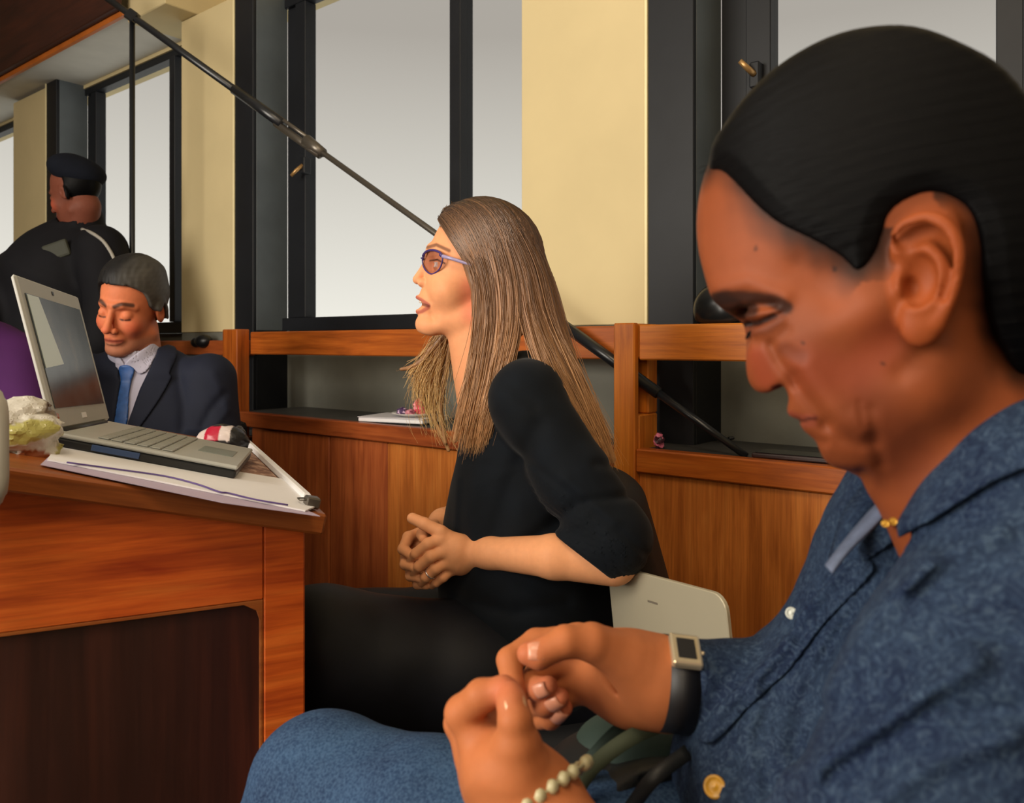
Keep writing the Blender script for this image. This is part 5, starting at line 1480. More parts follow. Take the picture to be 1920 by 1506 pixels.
# glasses
M_gfr = plain('purple_blue_frame', hexc(64, 52, 110), 0.25, 0.5); M_gtemple = plain('lilac_grey_temple', hexc(150, 140, 178), 0.3, 0.5)
M_lens = glass_mat('spectacle_lens', (0.88, 0.84, 0.86, 1), 0.07)
gl = thing('glasses', 'purple framed glasses worn by the person talking in profile', 'glasses', H2.W(L2(815, 490, .03)))
for sg_ in (1, -1):
    def G3(px, py, s_): 
        l_ = L2(px, py, abs(s_)).copy(); l_[2] *= sg_; return H2.W(l_)
    top = spline([G3(792, 488, .009), G3(794, 478, .013), G3(801, 471, .024), G3(812, 469, .040), G3(824, 473, .055), G3(830, 479, .062)], 4)
    bot = spline([G3(830, 479, .062), G3(829, 492, .060), G3(823, 506, .050), G3(810, 514, .034), G3(799, 508, .018), G3(793, 497, .010), G3(792, 488, .009)], 4)
    Geo().tube(np.concatenate([top, bot[1:-1]]), .0013, 8, closed=True).make('rim', M_gfr, gl, True)
    Geo().tube(top[3:], .0021, 8).make('brow_bar', M_gfr, gl, True)
    loop = np.concatenate([top, bot[1:-1]]); cc = loop.mean(0)
    V = np.concatenate([loop * .97 + cc * .03, [cc]]); n_ = len(loop)
    V = np.concatenate([V, V + V3(.0006, 0, 0)])
    mk('lens', V, [(i, (i + 1) % n_, n_) for i in range(n_)] + [(n_ + 1 + (i + 1) % n_, n_ + 1 + i, 2 * n_ + 1) for i in range(n_)], M_lens, gl)
    g = Geo(); a_ = G3(829, 480, .064); b_ = G3(884, 497, .076); m_ = G3(850, 486, .071)
    g.tube([a_, m_, b_, G3(900, 506, .076)], [.0030, .0028, .0024, .002], 8); g.make('temple', M_gtemple if sg_ > 0 else M_gfr, gl, True)
    Geo().tube([G3(826, 477, .061), a_], .0032, 8).make('hinge', M_gfr, gl, True)
Geo().tube([H2.W(L2(793, 486, -.010)), H2.W(L2(790, 484, 0)), H2.W(L2(793, 486, .010))], .0014, 8).make('bridge', M_gfr, gl, True)
# ring
ra, rb_ = K(817, 1066, 1.238), K(799, 1082, 1.246); ax = unit(rb_ - ra); rcn = ra * .45 + rb_ * .55
y_ = unit(np.cross(ax, (0, 1, 0))); x_ = np.cross(ax, y_)
tag(Geo().tube([rcn + (math.cos(a) * y_ + math.sin(a) * x_) * .0094 for a in np.linspace(0, 2 * math.pi, 24, endpoint=False)], .0011, 8, closed=True).make('finger_ring', plain('silver', hexc(206, 206, 210), .2, .5, .9), None, True),
    'silver ring on a clasped hand in front of the black sweater', 'ring')

# chair under the person talking
M_seat = plain('black_upholstery', hexc(20, 21, 25), 0.7, 0.3, var=.2, bump=.1)
ch = thing('office_chair', 'black upholstered chair with rounded back behind the black sweater', 'chair', V3(.10, 1.42, 0))
def backf(p):
    c_ = K(1205, 1042, 1.40)
    q = p - c_.astype(np.float32)
    a = math.radians(-9); xx = q[:, 0] * math.cos(a) + q[:, 2] * math.sin(a) * -1; zz = q[:, 0] * -math.sin(a) * -1 * -1 + q[:, 2] * math.cos(a)
    L_ = np.stack([q[:, 0] + .28 * (q[:, 2]) + 1.1 * q[:, 1] ** 2, q[:, 1], q[:, 2]], 1)
    return sbox(L_, (0, 0, 0), (.032, .20, .142), .030)
v_, f_ = nets(backf, V3(.02, 1.16, .46), V3(.38, 1.64, .90), .006)
mk('backrest', v_, f_, M_seat, ch)
def seatf(p): return sbox(p, (.06, 1.42, .405), (.24, .23, .038), .035)
v_, f_ = nets(seatf, V3(-.22, 1.16, .34), V3(.34, 1.68, .47), .008)
mk('seat', v_, f_, M_seat, ch)
Geo().tube([(.24, 1.42, .38), (.275, 1.42, .43), (.275, 1.42, .54)], .012, 8).make('back_bracket', M_blacktube, ch, True)
for dx, dy in ((-.19, -.19), (-.19, .19), (.19, -.19), (.19, .19)):
    Geo().tube([(.06 + dx * .8, 1.42 + dy * .8, .37), (.06 + dx, 1.42 + dy, 0.0)], .012, 8).make('leg', M_blacktube, ch, True)
# ------------------------------------------------------------------ people further back
class CF:
    """free head frame: a forward, b up, c lateral"""
    def __init__(h, C, fwd, pitch=0, roll=0, sc=1.0):
        h.C = np.asarray(C, float); h.sc = sc
        a = unit((fwd[0], fwd[1], 0)); b = V3(0, 0, 1); c = np.cross(a, b)
        p = math.radians(pitch); a, b = a * math.cos(p) - b * math.sin(p), b * math.cos(p) + a * math.sin(p)
        r = math.radians(roll); b, c = b * math.cos(r) + c * math.sin(r), c * math.cos(r) - b * math.sin(r)
        h.M = np.array([a, b, c])
    def loc(h, p): return ((p - h.C.astype(np.float32)) @ h.M.T.astype(np.float32)) / h.sc
    def W(h, l): return h.C + h.sc * (np.asarray(l, float) @ h.M)
def chead(q, wide=1.0, closed=True):
    a = np.stack([q[:, 0], q[:, 1], np.abs(q[:, 2]) / wide], 1)
    d = ell(a, (-.008, .035, 0), (.096, .090, .073))
    d = smin(d, ell(a, (.034, -.035, 0), (.056, .086, .057)), .025)
    d = smin(d, rc(a, (-.002, -.072, .046), (.072, -.102, .014), .019, .018), .02)
    d = smin(d, sph(a, (.060, -.032, .034), .026), .018)
    d = smin(d, sph(a, (.080, -.100, 0), .019), .014)
    d = smin(d, tube(a, [(.090, .022, .006), (.085, .025, .028), (.062, .016, .047)], [.009, .009, .007]), .010)
    d = smax(d, -ell(a, (.094, -.002, .034), (.013, .011, .017)), .010)
    d = smin(d, sph(a, (.074, -.004, .0325), .0140), .004)
    d = smin(d, tube(a, [(.091, .008, 0), (.104, -.018, 0), (.114, -.037, 0)], [.0075, .009, .0115]), .008)
    d = smin(d, ell(a, (.102, -.042, .014), (.0105, .0085, .0080)), .004)
    d = smax(d, -ell(a, (.108, -.051, .0075), (.005, .003, .0035)), .0015)
    d = smin(d, ell(a, (.082, -.068, 0), (.020, .022, .026)), .010)
    d = smin(d, tube(a, [(.102, -.066, 0), (.098, -.067, .012), (.086, -.070, .024)], [.0050, .0045, .002]), .004)
    d = smin(d, tube(a, [(.099, -.077, 0), (.095, -.077, .012), (.085, -.073, .024)], [.0058, .0050, .002]), .004)
    d = smax(d, -tube(a, [(.106, -.0715, 0), (.101, -.0715, .013), (.088, -.072, .026)], .0012), .0025)
    d = smax(d, -tube(a, [(.100, -.040, .022), (.092, -.060, .032), (.082, -.080, .034)], .0012), .006)
    e = ell(a, (-.008, -.008, .0745), (.017, .031, .008), rot_uv(-.18))
    e = smax(e, -ell(a, (-.004, -.008, .083), (.008, .014, .007)), .003)
    return smin(d, e, .006)
def cmarks(q, base, lipc, browc, stub=None):
    a = np.stack([q[:, 0], q[:, 1], np.abs(q[:, 2])], 1).astype(np.float32); c = np.tile(np.array(base[:3]), (len(q), 1))
    def m(c, pts, r0, r1, col, w): return blend(c, col, w * (1 - sstep(pdist(a, pts), r0, r1)))
    c = m(c, [(.075, -.035, .050)], .005, .04, hexc(200, 92, 66), .6)
    c = m(c, [(.118, -.04, 0)], .004, .02, hexc(206, 96, 74), .5)
    if stub is not None: c = blend(c, stub, .35 * sstep(-a[:, 1], .062, .080))
    c = m(c, [(.104, -.068, 0), (.099, -.070, .013), (.088, -.071, .024)], .003, .0085, lipc, .8)
    c = m(c, [(.095, .022, .012), (.091, .030, .028), (.072, .026, .048)], .003, .008, browc, .9)
    c = m(c, [(.084, -.013, .020), (.088, -.014, .032), (.080, -.012, .044)], .0015, .0042, hexc(50, 28, 24), .9)
    return c
# --- seated person in the dark suit
HM = CF(P(231, 572, 2.0) + V3(0, .05, 0), (-.16, -1), 16, -9, 0.95)
def skinm(p):
    q = HM.loc(p)
    d = chead(q)
    d = smin(d, rc(p, HM.W((-.015, -.07, 0)), P(270, 735, 2.10), .052, .056), .015)
    return d
mhV, mhF = nets(skinm, HM.C - V3(.14, .17, .24), HM.C + V3(.16, .16, .16), .0028)
def suit_in(p):
    q = p.copy(); q[:, 0] = (q[:, 0] - P(272, 0, 2.08)[0]) * .62 + P(272, 0, 2.08)[0]
    d = tube(q, [P(272, 712, 2.10), P(272, 800, 2.10), P(272, 1000, 2.14)], [.075, .105, .115], .04)
    arms = np.minimum(tube(p, [P(392, 712, 2.10), P(408, 850, 2.06), P(330, 860, 1.93)], [.05, .042, .035], .01), tube(p, [P(150, 712, 2.10), P(130, 850, 2.06), P(200, 862, 1.93)], [.05, .042, .035], .01))
    return smin(d, arms, .03)
def mleg(p): return smin(tube(p, [P(320, 990, 2.15), P(370, 1010, 1.84), P(370, 1400, 1.84)], [.09, .07, .05], .02), tube(p, [P(220, 990, 2.15), P(170, 1010, 1.84), P(170, 1400, 1.84)], [.09, .07, .05], .02), .02)
miV, miF = nets(suit_in, V3(-1.35, 1.78, .40), V3(-.60, 2.35, 1.05), .010)
mlV, mlF = nets(mleg, V3(-1.30, 1.70, .03), V3(-.60, 2.35, .70), .012)
v_, f_ = merge([(mhV, mhF), (miV, miF), (mlV, mlF)])
cc = np.tile(np.array(hexc(196, 122, 84)[:3]), (len(v_), 1))
ql = HM.loc(mhV)
cc[:len(mhV)] = cmarks(ql, hexc(204, 118, 80), hexc(150, 66, 56), hexc(48, 36, 32), hexc(150, 130, 116))
person3 = mk('person', v_, f_, M_skin, None, col=cc, org=tuple(P(272, 900, 2.1) * V3(1, 1, 0)))
tag(person3, 'person in dark navy suit and blue tie looking down behind the open silver laptop', 'person')
def hairm_(p):
    q = HM.loc(p)
    a = np.stack([q[:, 0], q[:, 1], np.abs(q[:, 2])], 1)
    d = chead(q) - .009 - .008 * sstep(a[:, 1], .06, .11)
    line = np.interp(a[:, 0], [-.12, -.04, -.012, .010, .030, .045, .075, .10], [-.075, -.060, .018, .000, .012, .052, .078, .074]) - a[:, 1]
    line2 = line + .006 * wob(q, 60, 6)
    d = smax(d, line2 * .8, .004)
    return d + .0016 * wob(np.stack([q[:, 0] * .5, q[:, 1], q[:, 2] * 2.2], 1), 120, 8)
v_, f_ = nets(hairm_, HM.C - V3(.15, .17, .12), HM.C + V3(.17, .17, .18), .003)
ql = HM.loc(v_); gg = sstep(ql[:, 2] * 1.0 + .02 * wob(v_.astype(np.float32), 70, 6), -.01, .05) if HM.M[2][0] > 0 else sstep(-ql[:, 2] + .008 * wob(v_.astype(np.float32), 90, 6), -.005, .06)
hcm = blend(np.tile(np.array(hexc(20, 19, 20)[:3]), (len(v_), 1)), hexc(74, 71, 66), gg) * (1 + .25 * wob(v_.astype(np.float32), 260, 8))[:, None]
h_ = mk('hair', v_, f_, colmat('greying_hair', .6, .3), person3, col=np.clip(hcm, 0, 1)); h_['label'] = 'short greying dark hair'
M_navy = plain('navy_suit_cloth', hexc(26, 31, 48), .75, .25, var=.12, sc=12, bump=.1, bsc=300)
M_ivory = plain('pale_lilac_shirt', hexc(186, 184, 206), .7, .2, var=.04)
M_tie = plain('blue_silk_tie', hexc(44, 88, 158), .4, .4, var=.25, sc=60)
def shirtm(p): return smin(suit_in(p) - .004, 1e3 + 0 * p[:, 0], .01)
Vneck = [(214, 668), (222, 690), (226, 720), (214, 800), (213, 860), (236, 860), (240, 792), (262, 730), (296, 660), (318, 612), (300, 560), (215, 560)]
def jacket(p):
    d = suit_in(p) - .020
    x, y = pxy(p)
    for pts, r, amp in (([(420, 740), (395, 770), (380, 800)], 8, .006), ([(428, 770), (400, 800)], 6, -.004), ([(330, 680), (345, 760), (340, 840)], 9, .004), ([(400, 700), (425, 760)], 10, -.003)):
        d = d + amp * np.exp(-(seg2(x, y, pts) / r) ** 2)
    d = d + .002 * wob(p, 24, 8, 3)
    VP = VPOLY(x, y) / FPX * p[:, 1]
    d = smax(d, np.minimum(np.maximum(-VP, p[:, 1] - 2.06), 1), .003) if False else smax(d, -np.maximum(VP, (p[:, 1] - 2.07)), .003)
    return smax(d, -rc(p, P(262, 640, 2.09), P(270, 715, 2.10), .070, .066), .005)
VPOLY = Poly2(np.array(Vneck, float), 1.5, 60, 0)
v_, f_ = nets(jacket, V3(-1.38, 1.76, .45), V3(-.58, 2.38, 1.10), .006)
mk('suit_jacket', v_, f_, M_navy, person3)
def ms(p):
    d = suit_in(p) - .006
    d = smin(d, rc(p, P(250, 668, 2.075), P(268, 715, 2.10), .060, .066), .01)
    return smax(d, -rc(p, P(238, 600, 2.06), P(256, 672, 2.08), .054, .0545), .003)
v_, f_ = nets(ms, V3(-1.20, 1.85, .55), V3(-.75, 2.30, 1.10), .006)
mk('dress_shirt', v_, f_, M_ivory, person3)
LO, HI = V3(-1.10, 1.80, .70), V3(-.78, 2.16, 1.10)
patch(ms, [(232, 690), (243, 672), (298, 636), (302, 646), (280, 690), (262, 702), (250, 692)], .004, .004, LO, HI, .003, 'shirt_collar', M_ivory, person3, ymax=2.12)
patch(ms, [(222, 668), (216, 676), (218, 700), (229, 694), (234, 684)], .004, .004, LO, HI, .003, 'shirt_collar', M_ivory, person3, ymax=2.12)
patch(ms, [(222, 690), (236, 684), (252, 692), (247, 712), (242, 740), (237, 800), (213, 800), (217, 750), (226, 714)], .006, .006, LO, HI, .003, 'necktie', M_tie, person3, ymax=2.12)
patch(jacket, [(304, 622), (322, 640), (332, 664), (318, 700), (322, 708), (292, 760), (252, 812), (238, 800), (262, 735), (292, 668)], .003, .005, LO - .02, HI + V3(.06, .03, .02), .003, 'lapel', M_navy, person3, ymax=2.14)
v_, f_ = nets(lambda p: mleg(p) - .012, V3(-1.32, 1.68, .03), V3(-.58, 2.37, .72), .010); mk('trousers', v_, f_, M_navy, person3)
for x_ in (370, 170):
    b_ = P(x_, 1400, 1.84) * V3(1, 1, 0)
    v_, f_ = nets(lambda p: smax(smin(rc(p, b_ + V3(0, .03, .045), b_ + V3(0, -.13, .03), .042, .034), rc(p, b_ + V3(0, 0, .05), b_ + V3(0, 0, .16), .045, .055), .02), -(p[:, 2] - .002), .004), b_ - V3(.09, .2, .01), b_ + V3(.09, .1, .24), .008)
    mk('shoe', v_, f_, M_shoe, person3)
ch3 = thing('office_chair', 'dark chair under the seated person in the navy suit', 'chair', P(272, 900, 2.17) * V3(1, 1, 0))
c3 = P(272, 1000, 2.17)
Geo().box(Fr((c3[0], 2.17, .38), (1, 0, 0), (0, 1, 0), (0, 0, 1)), (-.23, -.2, -.03), (.23, .2, .0), .02, seg=2).make('seat', M_seat, ch3)
Geo().box(Fr((c3[0], 2.40, .5), (1, 0, 0), (0, 1, 0), (0, 0, 1)), (-.2, -.02, 0), (.2, .02, .3), .018, seg=2).make('backrest', M_seat, ch3)
for sx in (-1, 1):
    for y_ in (1.99, 2.36): Geo().tube([(c3[0] + sx * .2, y_, 0), (c3[0] + sx * .19, y_, .36)], .013, 8).make('leg', M_blacktube, ch3, True)
    Geo().tube([(c3[0] + sx * .17, 2.37, .36), (c3[0] + sx * .17, 2.41, .52)], .012, 8).make('back_post', M_blacktube, ch3, True)

# --- standing person with the dark beret
HO = CF(P(142, 362, 2.86), (-.97, .25), 14, -4, 0.92)
def offin(p):
    d = chead(HO.loc(p))
    return smin(d, rc(p, HO.W((-.02, -.06, 0)), P(150, 440, 2.90), .056, .062), .015)
def offbody(p):
    d = tube(p, [P(150, 455, 2.92), P(125, 520, 2.92), P(110, 680, 2.92), P(110, 800, 2.92)], [.085, .185, .17, .16], .06)
    d = smin(d, tube(p, [P(190, 470, 2.82), P(205, 560, 2.74), P(190, 640, 2.70)], [.075, .062, .055], .02), .04)
    d = smin(d, tube(p, [P(95, 480, 3.02), P(20, 530, 2.92), P(-60, 600, 2.70)], [.09, .075, .06], .02), .05)
    return d
def offlegs(p): return np.minimum(tube(p, [P(135, 820, 2.92), P(135, 1150, 2.92)], [.10, .06]), tube(p, [P(85, 820, 2.92), P(80, 1150, 2.94)], [.10, .06]))
a1, b1 = nets(offin, HO.C - V3(.17, .15, .24), HO.C + V3(.16, .15, .16), .0045)
a2, b2 = nets(offbody, V3(-2.1, 2.5, .60), V3(-1.2, 3.2, 1.55), .014)
a3, b3 = nets(offlegs, V3(-1.95, 2.75, .03), V3(-1.4, 3.1, .75), .014)
v_, f_ = merge([(a1, b1), (a2, b2), (a3, b3)])
cc = np.tile(np.array(hexc(116, 66, 50)[:3]), (len(v_), 1)); cc[:len(a1)] = cmarks(HO.loc(a1), hexc(118, 66, 50), hexc(90, 42, 38), hexc(30, 22, 20))
person4 = mk('person', v_, f_, M_skin, None, col=cc, org=tuple(P(110, 900, 2.92) * V3(1, 1, 0)))
tag(person4, 'person standing at the back in black jacket and dark beret facing away left', 'person')
M_ink = plain('black_nylon', hexc(17, 17, 22), .8, .2, var=.2, sc=10)
M_beret = plain('dark_wool_beret', hexc(22, 25, 34), .9, .1)
v_, f_ = nets(lambda p: smax(smin(offbody(p) - .015 + .004 * wob(p, 18, 8), rc(p, P(152, 412, 2.89), P(152, 450, 2.91), .076, .090), .02), -rc(p, P(142, 385, 2.87), P(150, 448, 2.90), .066, .064), .006), V3(-2.15, 2.48, .62), V3(-1.15, 3.25, 1.60), .010)
mk('jacket', v_, f_, M_ink, person4)
v_, f_ = nets(lambda p: offlegs(p) - .012, V3(-1.97, 2.72, .03), V3(-1.38, 3.12, .77), .012); mk('trousers', v_, f_, M_ink, person4)
for x_ in (135, 80):
    b_ = P(x_, 1150, 2.92) * V3(1, 1, 0)
    v_, f_ = nets(lambda p: smax(smin(rc(p, b_ + V3(.02, 0, .05), b_ + V3(-.14, 0, .035), .048, .038), rc(p, b_ + V3(.02, 0, .05), b_ + V3(0, 0, .2), .05, .06), .02), -(p[:, 2] - .002), .004), b_ - V3(.22, .09, .01), b_ + V3(.11, .09, .27), .010)
    mk('boot', v_, f_, M_shoe, person4)
def ber(p):
    q = HO.loc(p)
    r_ = rot_uv(.60)
    d = ell(q, (-.022, .084, .008), (.112, .060, .098), r_)
    return d + .002 * wob(p, 40, 6)
v_, f_ = nets(ber, HO.C - V3(.2, .17, .05), HO.C + V3(.2, .17, .2), .005); mk('beret', v_, f_, M_beret, person4)
v_, f_ = nets(lambda p: smax(np.abs(chead(HO.loc(p)) - .002) - .004, np.maximum(np.maximum(HO.loc(p)[:, 0] + .020, HO.loc(p)[:, 1] - .07), -.045 - HO.loc(p)[:, 1]), .003), HO.C - V3(.2, .15, .12), HO.C + V3(.2, .15, .12), .0045)
mk('hair', v_, f_, M_hair1, person4)
stripe = [P(158, 424, 2.80), P(176, 430, 2.76), P(198, 444, 2.73), P(214, 466, 2.70), P(226, 492, 2.68)]
st_ = []
for (px, py) in ((160, 424), (178, 431), (198, 445), (213, 466), (224, 490)):
    dd = surf_d(px - 6, py + 6, lambda p: offbody(p) - .017, 2.4, 3.2); st_.append(P(px - 6, py + 6, dd if dd > 1 else 2.75))
Geo().tube(spline(st_, 5), .006, 8).make('shoulder_piping', plain('grey_piping', hexc(150, 146, 138), .6), person4, True)
dd = surf_d(105, 470, lambda p: offbody(p) - .017, 2.4, 3.3)
e_ = P(105, 470, dd if dd > 1 else 2.85)
Geo().box(Fr(e_, (1, 0, .35), (0, 1, 0), (-.35, 0, 1)), (-.045, -.006, -.03), (.045, .012, .03), .01, seg=2).make('shoulder_patch', plain('olive_patch', hexc(52, 54, 44), .7), person4)

# --- person in purple at the left edge
HP_ = CF(P(-140, 540, 1.80), (-.3, -1), 8, 0, 1.0)
def purin(p):
    d = chead(HP_.loc(p))
    return smin(d, rc(p, HP_.W((-.02, -.07, 0)), P(-110, 660, 1.83), .048, .054), .015)
def purb(p):
    d = tube(p, [P(-40, 700, 1.85), P(-50, 800, 1.85), P(-100, 1000, 1.87)], [.115, .14, .15], .04)
    d = smin(d, tube(p, [P(38, 685, 1.83), P(58, 790, 1.78), P(20, 850, 1.72)], [.055, .048, .04], .01), .04)
    return smin(d, tube(p, [P(-130, 685, 1.83), P(-160, 800, 1.78), P(-110, 850, 1.72)], [.055, .048, .04], .01), .04)
def purl(p): return np.minimum(tube(p, [P(-60, 1010, 1.87), P(-90, 1060, 1.60), P(-90, 1500, 1.60)], [.09, .07, .05], .02), tube(p, [P(-140, 1010, 1.87), P(-210, 1060, 1.60), P(-210, 1500, 1.60)], [.09, .07, .05], .02))
a1, b1 = nets(purin, HP_.C - V3(.14, .15, .24), HP_.C + V3(.14, .15, .16), .005)
a2, b2 = nets(purb, V3(-1.7, 1.55, .40), V3(-.9, 2.1, 1.12), .014)
a3, b3 = nets(purl, V3(-1.75, 1.45, .03), V3(-.95, 2.05, .72), .014)
v_, f_ = merge([(a1, b1), (a2, b2), (a3, b3)])
cc = np.tile(np.array(hexc(196, 122, 84)[:3]), (len(v_), 1)); cc[:len(a1)] = cmarks(HP_.loc(a1), hexc(200, 124, 88), hexc(150, 66, 56), hexc(48, 36, 32))
person5 = mk('person', v_, f_, M_skin, None, col=cc, org=tuple(P(-40, 900, 1.85) * V3(1, 1, 0)))
tag(person5, 'person in a purple sweater cut off by the left edge behind the snack bag', 'person')
v_, f_ = nets(lambda p: smax(purb(p) - .014 + .004 * wob(p, 20, 8, 5), -rc(p, P(-130, 600, 1.81), P(-112, 665, 1.84), .056, .058), .006), V3(-1.72, 1.52, .42), V3(-.88, 2.12, 1.12), .009)
mk('sweater', v_, f_, plain('purple_knit', hexc(68, 26, 80), .8, .2, var=.15), person5)
v_, f_ = nets(lambda p: purl(p) - .012, V3(-1.77, 1.43, .03), V3(-.93, 2.07, .74), .012); mk('trousers', v_, f_, M_ink, person5)
v_, f_ = nets(lambda p: smax(np.abs(chead(HP_.loc(p)) - .008) - .008, np.maximum(HP_.loc(p)[:, 0] - .03 - .0, -HP_.loc(p)[:, 1] - .06) * .8 + np.clip(.07 - HP_.loc(p)[:, 1], 0, 1) * .0, .004), HP_.C - V3(.16, .16, .14), HP_.C + V3(.16, .16, .16), .006)
mk('hair', v_, f_, M_hair1, person5)
ch5 = thing('office_chair', 'dark chair under the person in the purple sweater', 'chair', P(-40, 900, 1.9) * V3(1, 1, 0))
c5 = P(-105, 1000, 1.9)
Geo().box(Fr((c5[0], 1.9, .38), (1, 0, 0), (0, 1, 0), (0, 0, 1)), (-.22, -.2, -.03), (.22, .2, .0), .02, seg=2).make('seat', M_seat, ch5)
Geo().box(Fr((c5[0], 2.14, .5), (1, 0, 0), (0, 1, 0), (0, 0, 1)), (-.2, -.02, 0), (.2, .02, .3), .018, seg=2).make('backrest', M_seat, ch5)
for sx in (-1, 1):
    for y_ in (1.72, 2.10): Geo().tube([(c5[0] + sx * .2, y_, 0), (c5[0] + sx * .19, y_, .36)], .013, 8).make('leg', M_blacktube, ch5, True)
    Geo().tube([(c5[0] + sx * .17, 2.10, .36), (c5[0] + sx * .17, 2.15, .52)], .012, 8).make('back_post', M_blacktube, ch5, True)
# ------------------------------------------------------------------ silver laptop, backpack, lap bag, pale chair
TL, TR, BL = P(1141, 1057, 1.22), P(1362, 1116, 1.00), P(1198, 1212, 1.165)
xw = unit(TR - TL); zw = unit(np.cross(xw, BL - TL)); yw = np.cross(zw, xw)      # yw downwards
if np.dot(yw, BL - TL) < 0: yw, zw = -yw, -zw
if zw[1] > 0: zw = -zw                               # zw towards the viewer
yw = unit((BL - TL) - xw * np.dot(BL - TL, xw))
WLD = float(np.linalg.norm(TR - TL)); HLD = .175
l2 = thing('laptop', 'pale silver laptop seen from behind between the black chair and the blue sleeve', 'laptop', TL + yw * HLD)
M_champ = plain('champagne_silver_lid', hexc(176, 168, 146), .4, .4, .25, var=.02)
F2_ = Fr(TL, xw, yw, zw)
poly = []
for cx_, cy_, a0 in ((.014, .014, 180), (WLD - .022, .022, 270), (WLD - .004, HLD - .004, 0), (.004, HLD - .004, 90)):
    r_ = .014 if a0 == 180 else (.022 if a0 == 270 else .004)
    for a in range(a0, a0 + 91, 18): poly.append((cx_ + r_ * math.cos(math.radians(a)), cy_ + r_ * math.sin(math.radians(a))))
Geo().prism(F2_, poly, -.004, .003, .0012).make('lid', M_champ, l2)
Geo().box(F2_, (WLD * .37, .036, .0031), (WLD * .37 + .022, .039, .0034), .0001).make('lid_emblem', plain('grey_emblem', hexc(112, 104, 92), .4), l2)
Geo().box(F2_, (.010, .010, -.0046), (WLD - .010, HLD - .012, -.0041), .0002).make('screen', plain('black_screen_glass', hexc(12, 14, 16), .15), l2)
hb = TL + yw * (HLD + .004)
bd_ = unit(-zw * V3(1, 1, 0) + V3(0, 0, -.02)); FB = Fr(hb, xw, np.cross(np.cross(xw, bd_), xw), np.cross(xw, bd_))
sgz = 1 if FB.m[2][2] > 0 else -1
lo_, hi_ = (.0, .0, -.016 if sgz > 0 else 0), (WLD, .165, 0 if sgz > 0 else .016)
Geo().box(FB, lo_, hi_, .003).make('base_shell', M_champ, l2)
Geo().box(FB, (.015, .03, .0003 if sgz > 0 else -.0013), (WLD - .015, .10, .0013 if sgz > 0 else -.0003), .0004).make('keyboard', M_laptopblk, l2)
Geo().tube([hb + xw * .03, hb + xw * (WLD - .03)], .005, 8).make('hinge', M_laptopblk, l2, True)
mid_ = FB.w((WLD / 2, .085, 0)); topz = float(min(FB.w((x_, y_, 0))[2] for x_ in (0, WLD) for y_ in (0, .165))) - .018
bp = thing('backpack', 'black backpack standing on the floor beneath the pale silver laptop', 'backpack', (mid_[0], mid_[1], 0))
def bpf(p):
    d = sbox(p, (mid_[0], mid_[1], topz / 2), (.115, .085, topz / 2), .04)
    return d + .004 * wob(p, 20, 8, 7)
v_, f_ = nets(bpf, V3(mid_[0] - .15, mid_[1] - .12, -.02), V3(mid_[0] + .15, mid_[1] + .12, topz + .02), .008)
mk('backpack_body', v_, f_, M_bfab, bp)
v_, f_ = nets(lambda p: sbox(p, (mid_[0], mid_[1] - .10, topz * .35), (.085, .03, topz * .22), .025), V3(mid_[0] - .12, mid_[1] - .15, 0), V3(mid_[0] + .12, mid_[1] - .05, topz * .7), .007)
mk('front_pocket', v_, f_, M_bfab, bp)
Geo().tube([(mid_[0] - .04, mid_[1] + .02, topz - .01), (mid_[0] - .02, mid_[1] + .02, topz + .004), (mid_[0] + .02, mid_[1] + .02, topz + .004), (mid_[0] + .04, mid_[1] + .02, topz - .01)], .006, 8).make('grab_loop', M_bfab, bp, True)

M_nyl = plain('dark_nylon', hexc(24, 26, 28), .5, .35, var=.3, sc=14)
M_olive = plain('olive_webbing', hexc(70, 78, 62), .7, .2, var=.15)
M_greenn = plain('dark_green_cloth', hexc(44, 58, 52), .7, .25, var=.15)
bg = thing('shoulder_bag', 'dark bag with olive straps on the lap under the wristwatch hand', 'bag', P(1180, 1600, .62))
def bgf(p):
    d = ell(p, P(1190, 1540, .64), (.085, .085, .062)); d = smin(d, ell(p, P(1130, 1500, .66), (.05, .06, .04)), .03)
    x, y = pxy(p)
    for pts, r, amp in (([(1080, 1500), (1150, 1430), (1250, 1380)], 12, .006), ([(1120, 1520), (1200, 1450), (1280, 1430)], 12, -.006), ([(1180, 1560), (1260, 1480)], 14, .006)):
        d = d + amp * np.exp(-(seg2(x, y, pts) / r) ** 2)
    return d + .002 * wob(p, 40, 8, 2)
v_, f_ = nets(bgf, P(1190, 1540, .64) - .14, P(1190, 1540, .64) + .14, .004); mk('bag_body', v_, f_, M_nyl, bg)
def gcl(p): return sbox(p, P(1190, 1375, .70), (.045, .05, .022), .02) + .003 * wob(p, 40, 6)
v_, f_ = nets(lambda p: ell(p, P(1185, 1400, .66), (.050, .04, .026)) + .003 * wob(p, 45, 6), P(1185, 1400, .66) - .08, P(1185, 1400, .66) + .08, .004); mk('bag_flap', v_, f_, M_greenn, bg)
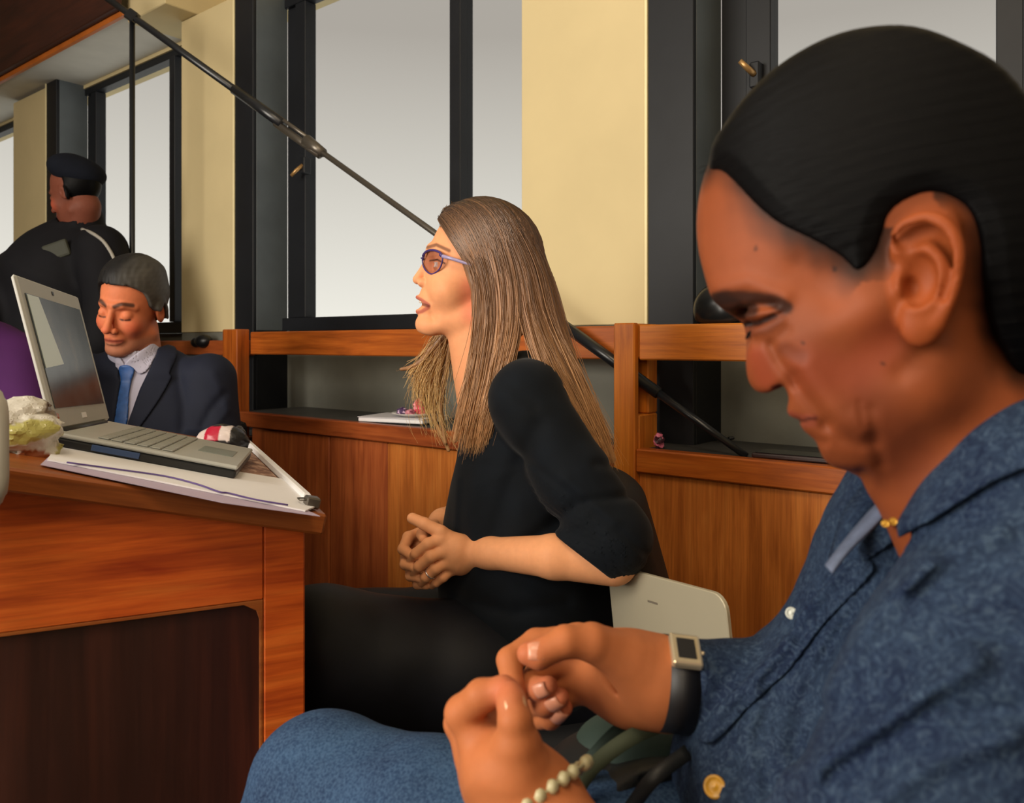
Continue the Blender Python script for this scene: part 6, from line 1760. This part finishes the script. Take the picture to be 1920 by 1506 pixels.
def strap(pts, w, mat, nm):
    c = spline(pts, 6); T = np.gradient(c, axis=0); T /= np.linalg.norm(T, axis=1)[:, None]
    n = np.cross(T, unit(CAM - c.mean(0))); n /= np.linalg.norm(n, axis=1)[:, None]
    strip([c - n * w, c, c + n * w], .003, nm, mat, bg)
strap([P(1068, 1506, .575), P(1110, 1440, .57), P(1180, 1385, .575), P(1260, 1350, .60)], .0055, M_olive, 'strap')
strap([P(1062, 1475, .60), P(1110, 1425, .60), P(1165, 1370, .61), P(1230, 1345, .63)], .006, M_greenn, 'strap')
strap([P(1180, 1520, .555), P(1225, 1460, .545), P(1290, 1410, .56)], .005, M_nyl, 'strap')

pc = thing('plastic_chair', 'edge of a pale plastic chair back at the far left beside the desk', 'chair', P(-100, 845, .74) * V3(1, 1, 0))
M_pale = plain('pale_grey_plastic', hexc(176, 174, 164), .45)
c_ = P(10, 845, .74) - V3(.18, 0, 0)
def pcb(p):
    q = p.copy(); q[:, 1] = q[:, 1] - .12 * (q[:, 0] - c_[0]) ** 2 / .17
    return sbox(q, c_, (.17, .007, .081), .006) if False else smax(smax(np.hypot(np.maximum(np.abs(q[:, 0] - c_[0]) - .115, 0), np.maximum(np.abs(q[:, 2] - c_[2]) - .026, 0)) - .055, np.abs(q[:, 1] - c_[1]) - .007, .004), -np.maximum(.014 - np.abs(np.mod(q[:, 2] - c_[2] + .022, .044) - .022) - .008, np.abs(q[:, 0] - c_[0]) - .11) * -1 - 9, .001)
v_, f_ = nets(pcb, c_ - V3(.19, .04, .10), c_ + V3(.19, .04, .10), .004)
mk('backrest', v_, f_, M_pale, pc)
Geo().box(Fr((c_[0], c_[1], .42), (1, 0, 0), (0, 1, 0), (0, 0, 1)), (-.17, -.34, 0), (.15, .0, .02), .008).make('seat', M_pale, pc)
for dx in (-.15, .13):
    for dy in (-.14, .16): Geo().tube([(c_[0] + dx, c_[1] - .18 + dy, 0), (c_[0] + dx, c_[1] - .18 + dy, .42)], .010, 8).make('leg', M_steel, pc, True)
for dx in (-.13, .12): Geo().tube([(c_[0] + dx, c_[1] - .015, .42), (c_[0] + dx, c_[1] - .004, c_[2] - .05)], .009, 8).make('back_post', M_steel, pc, True)
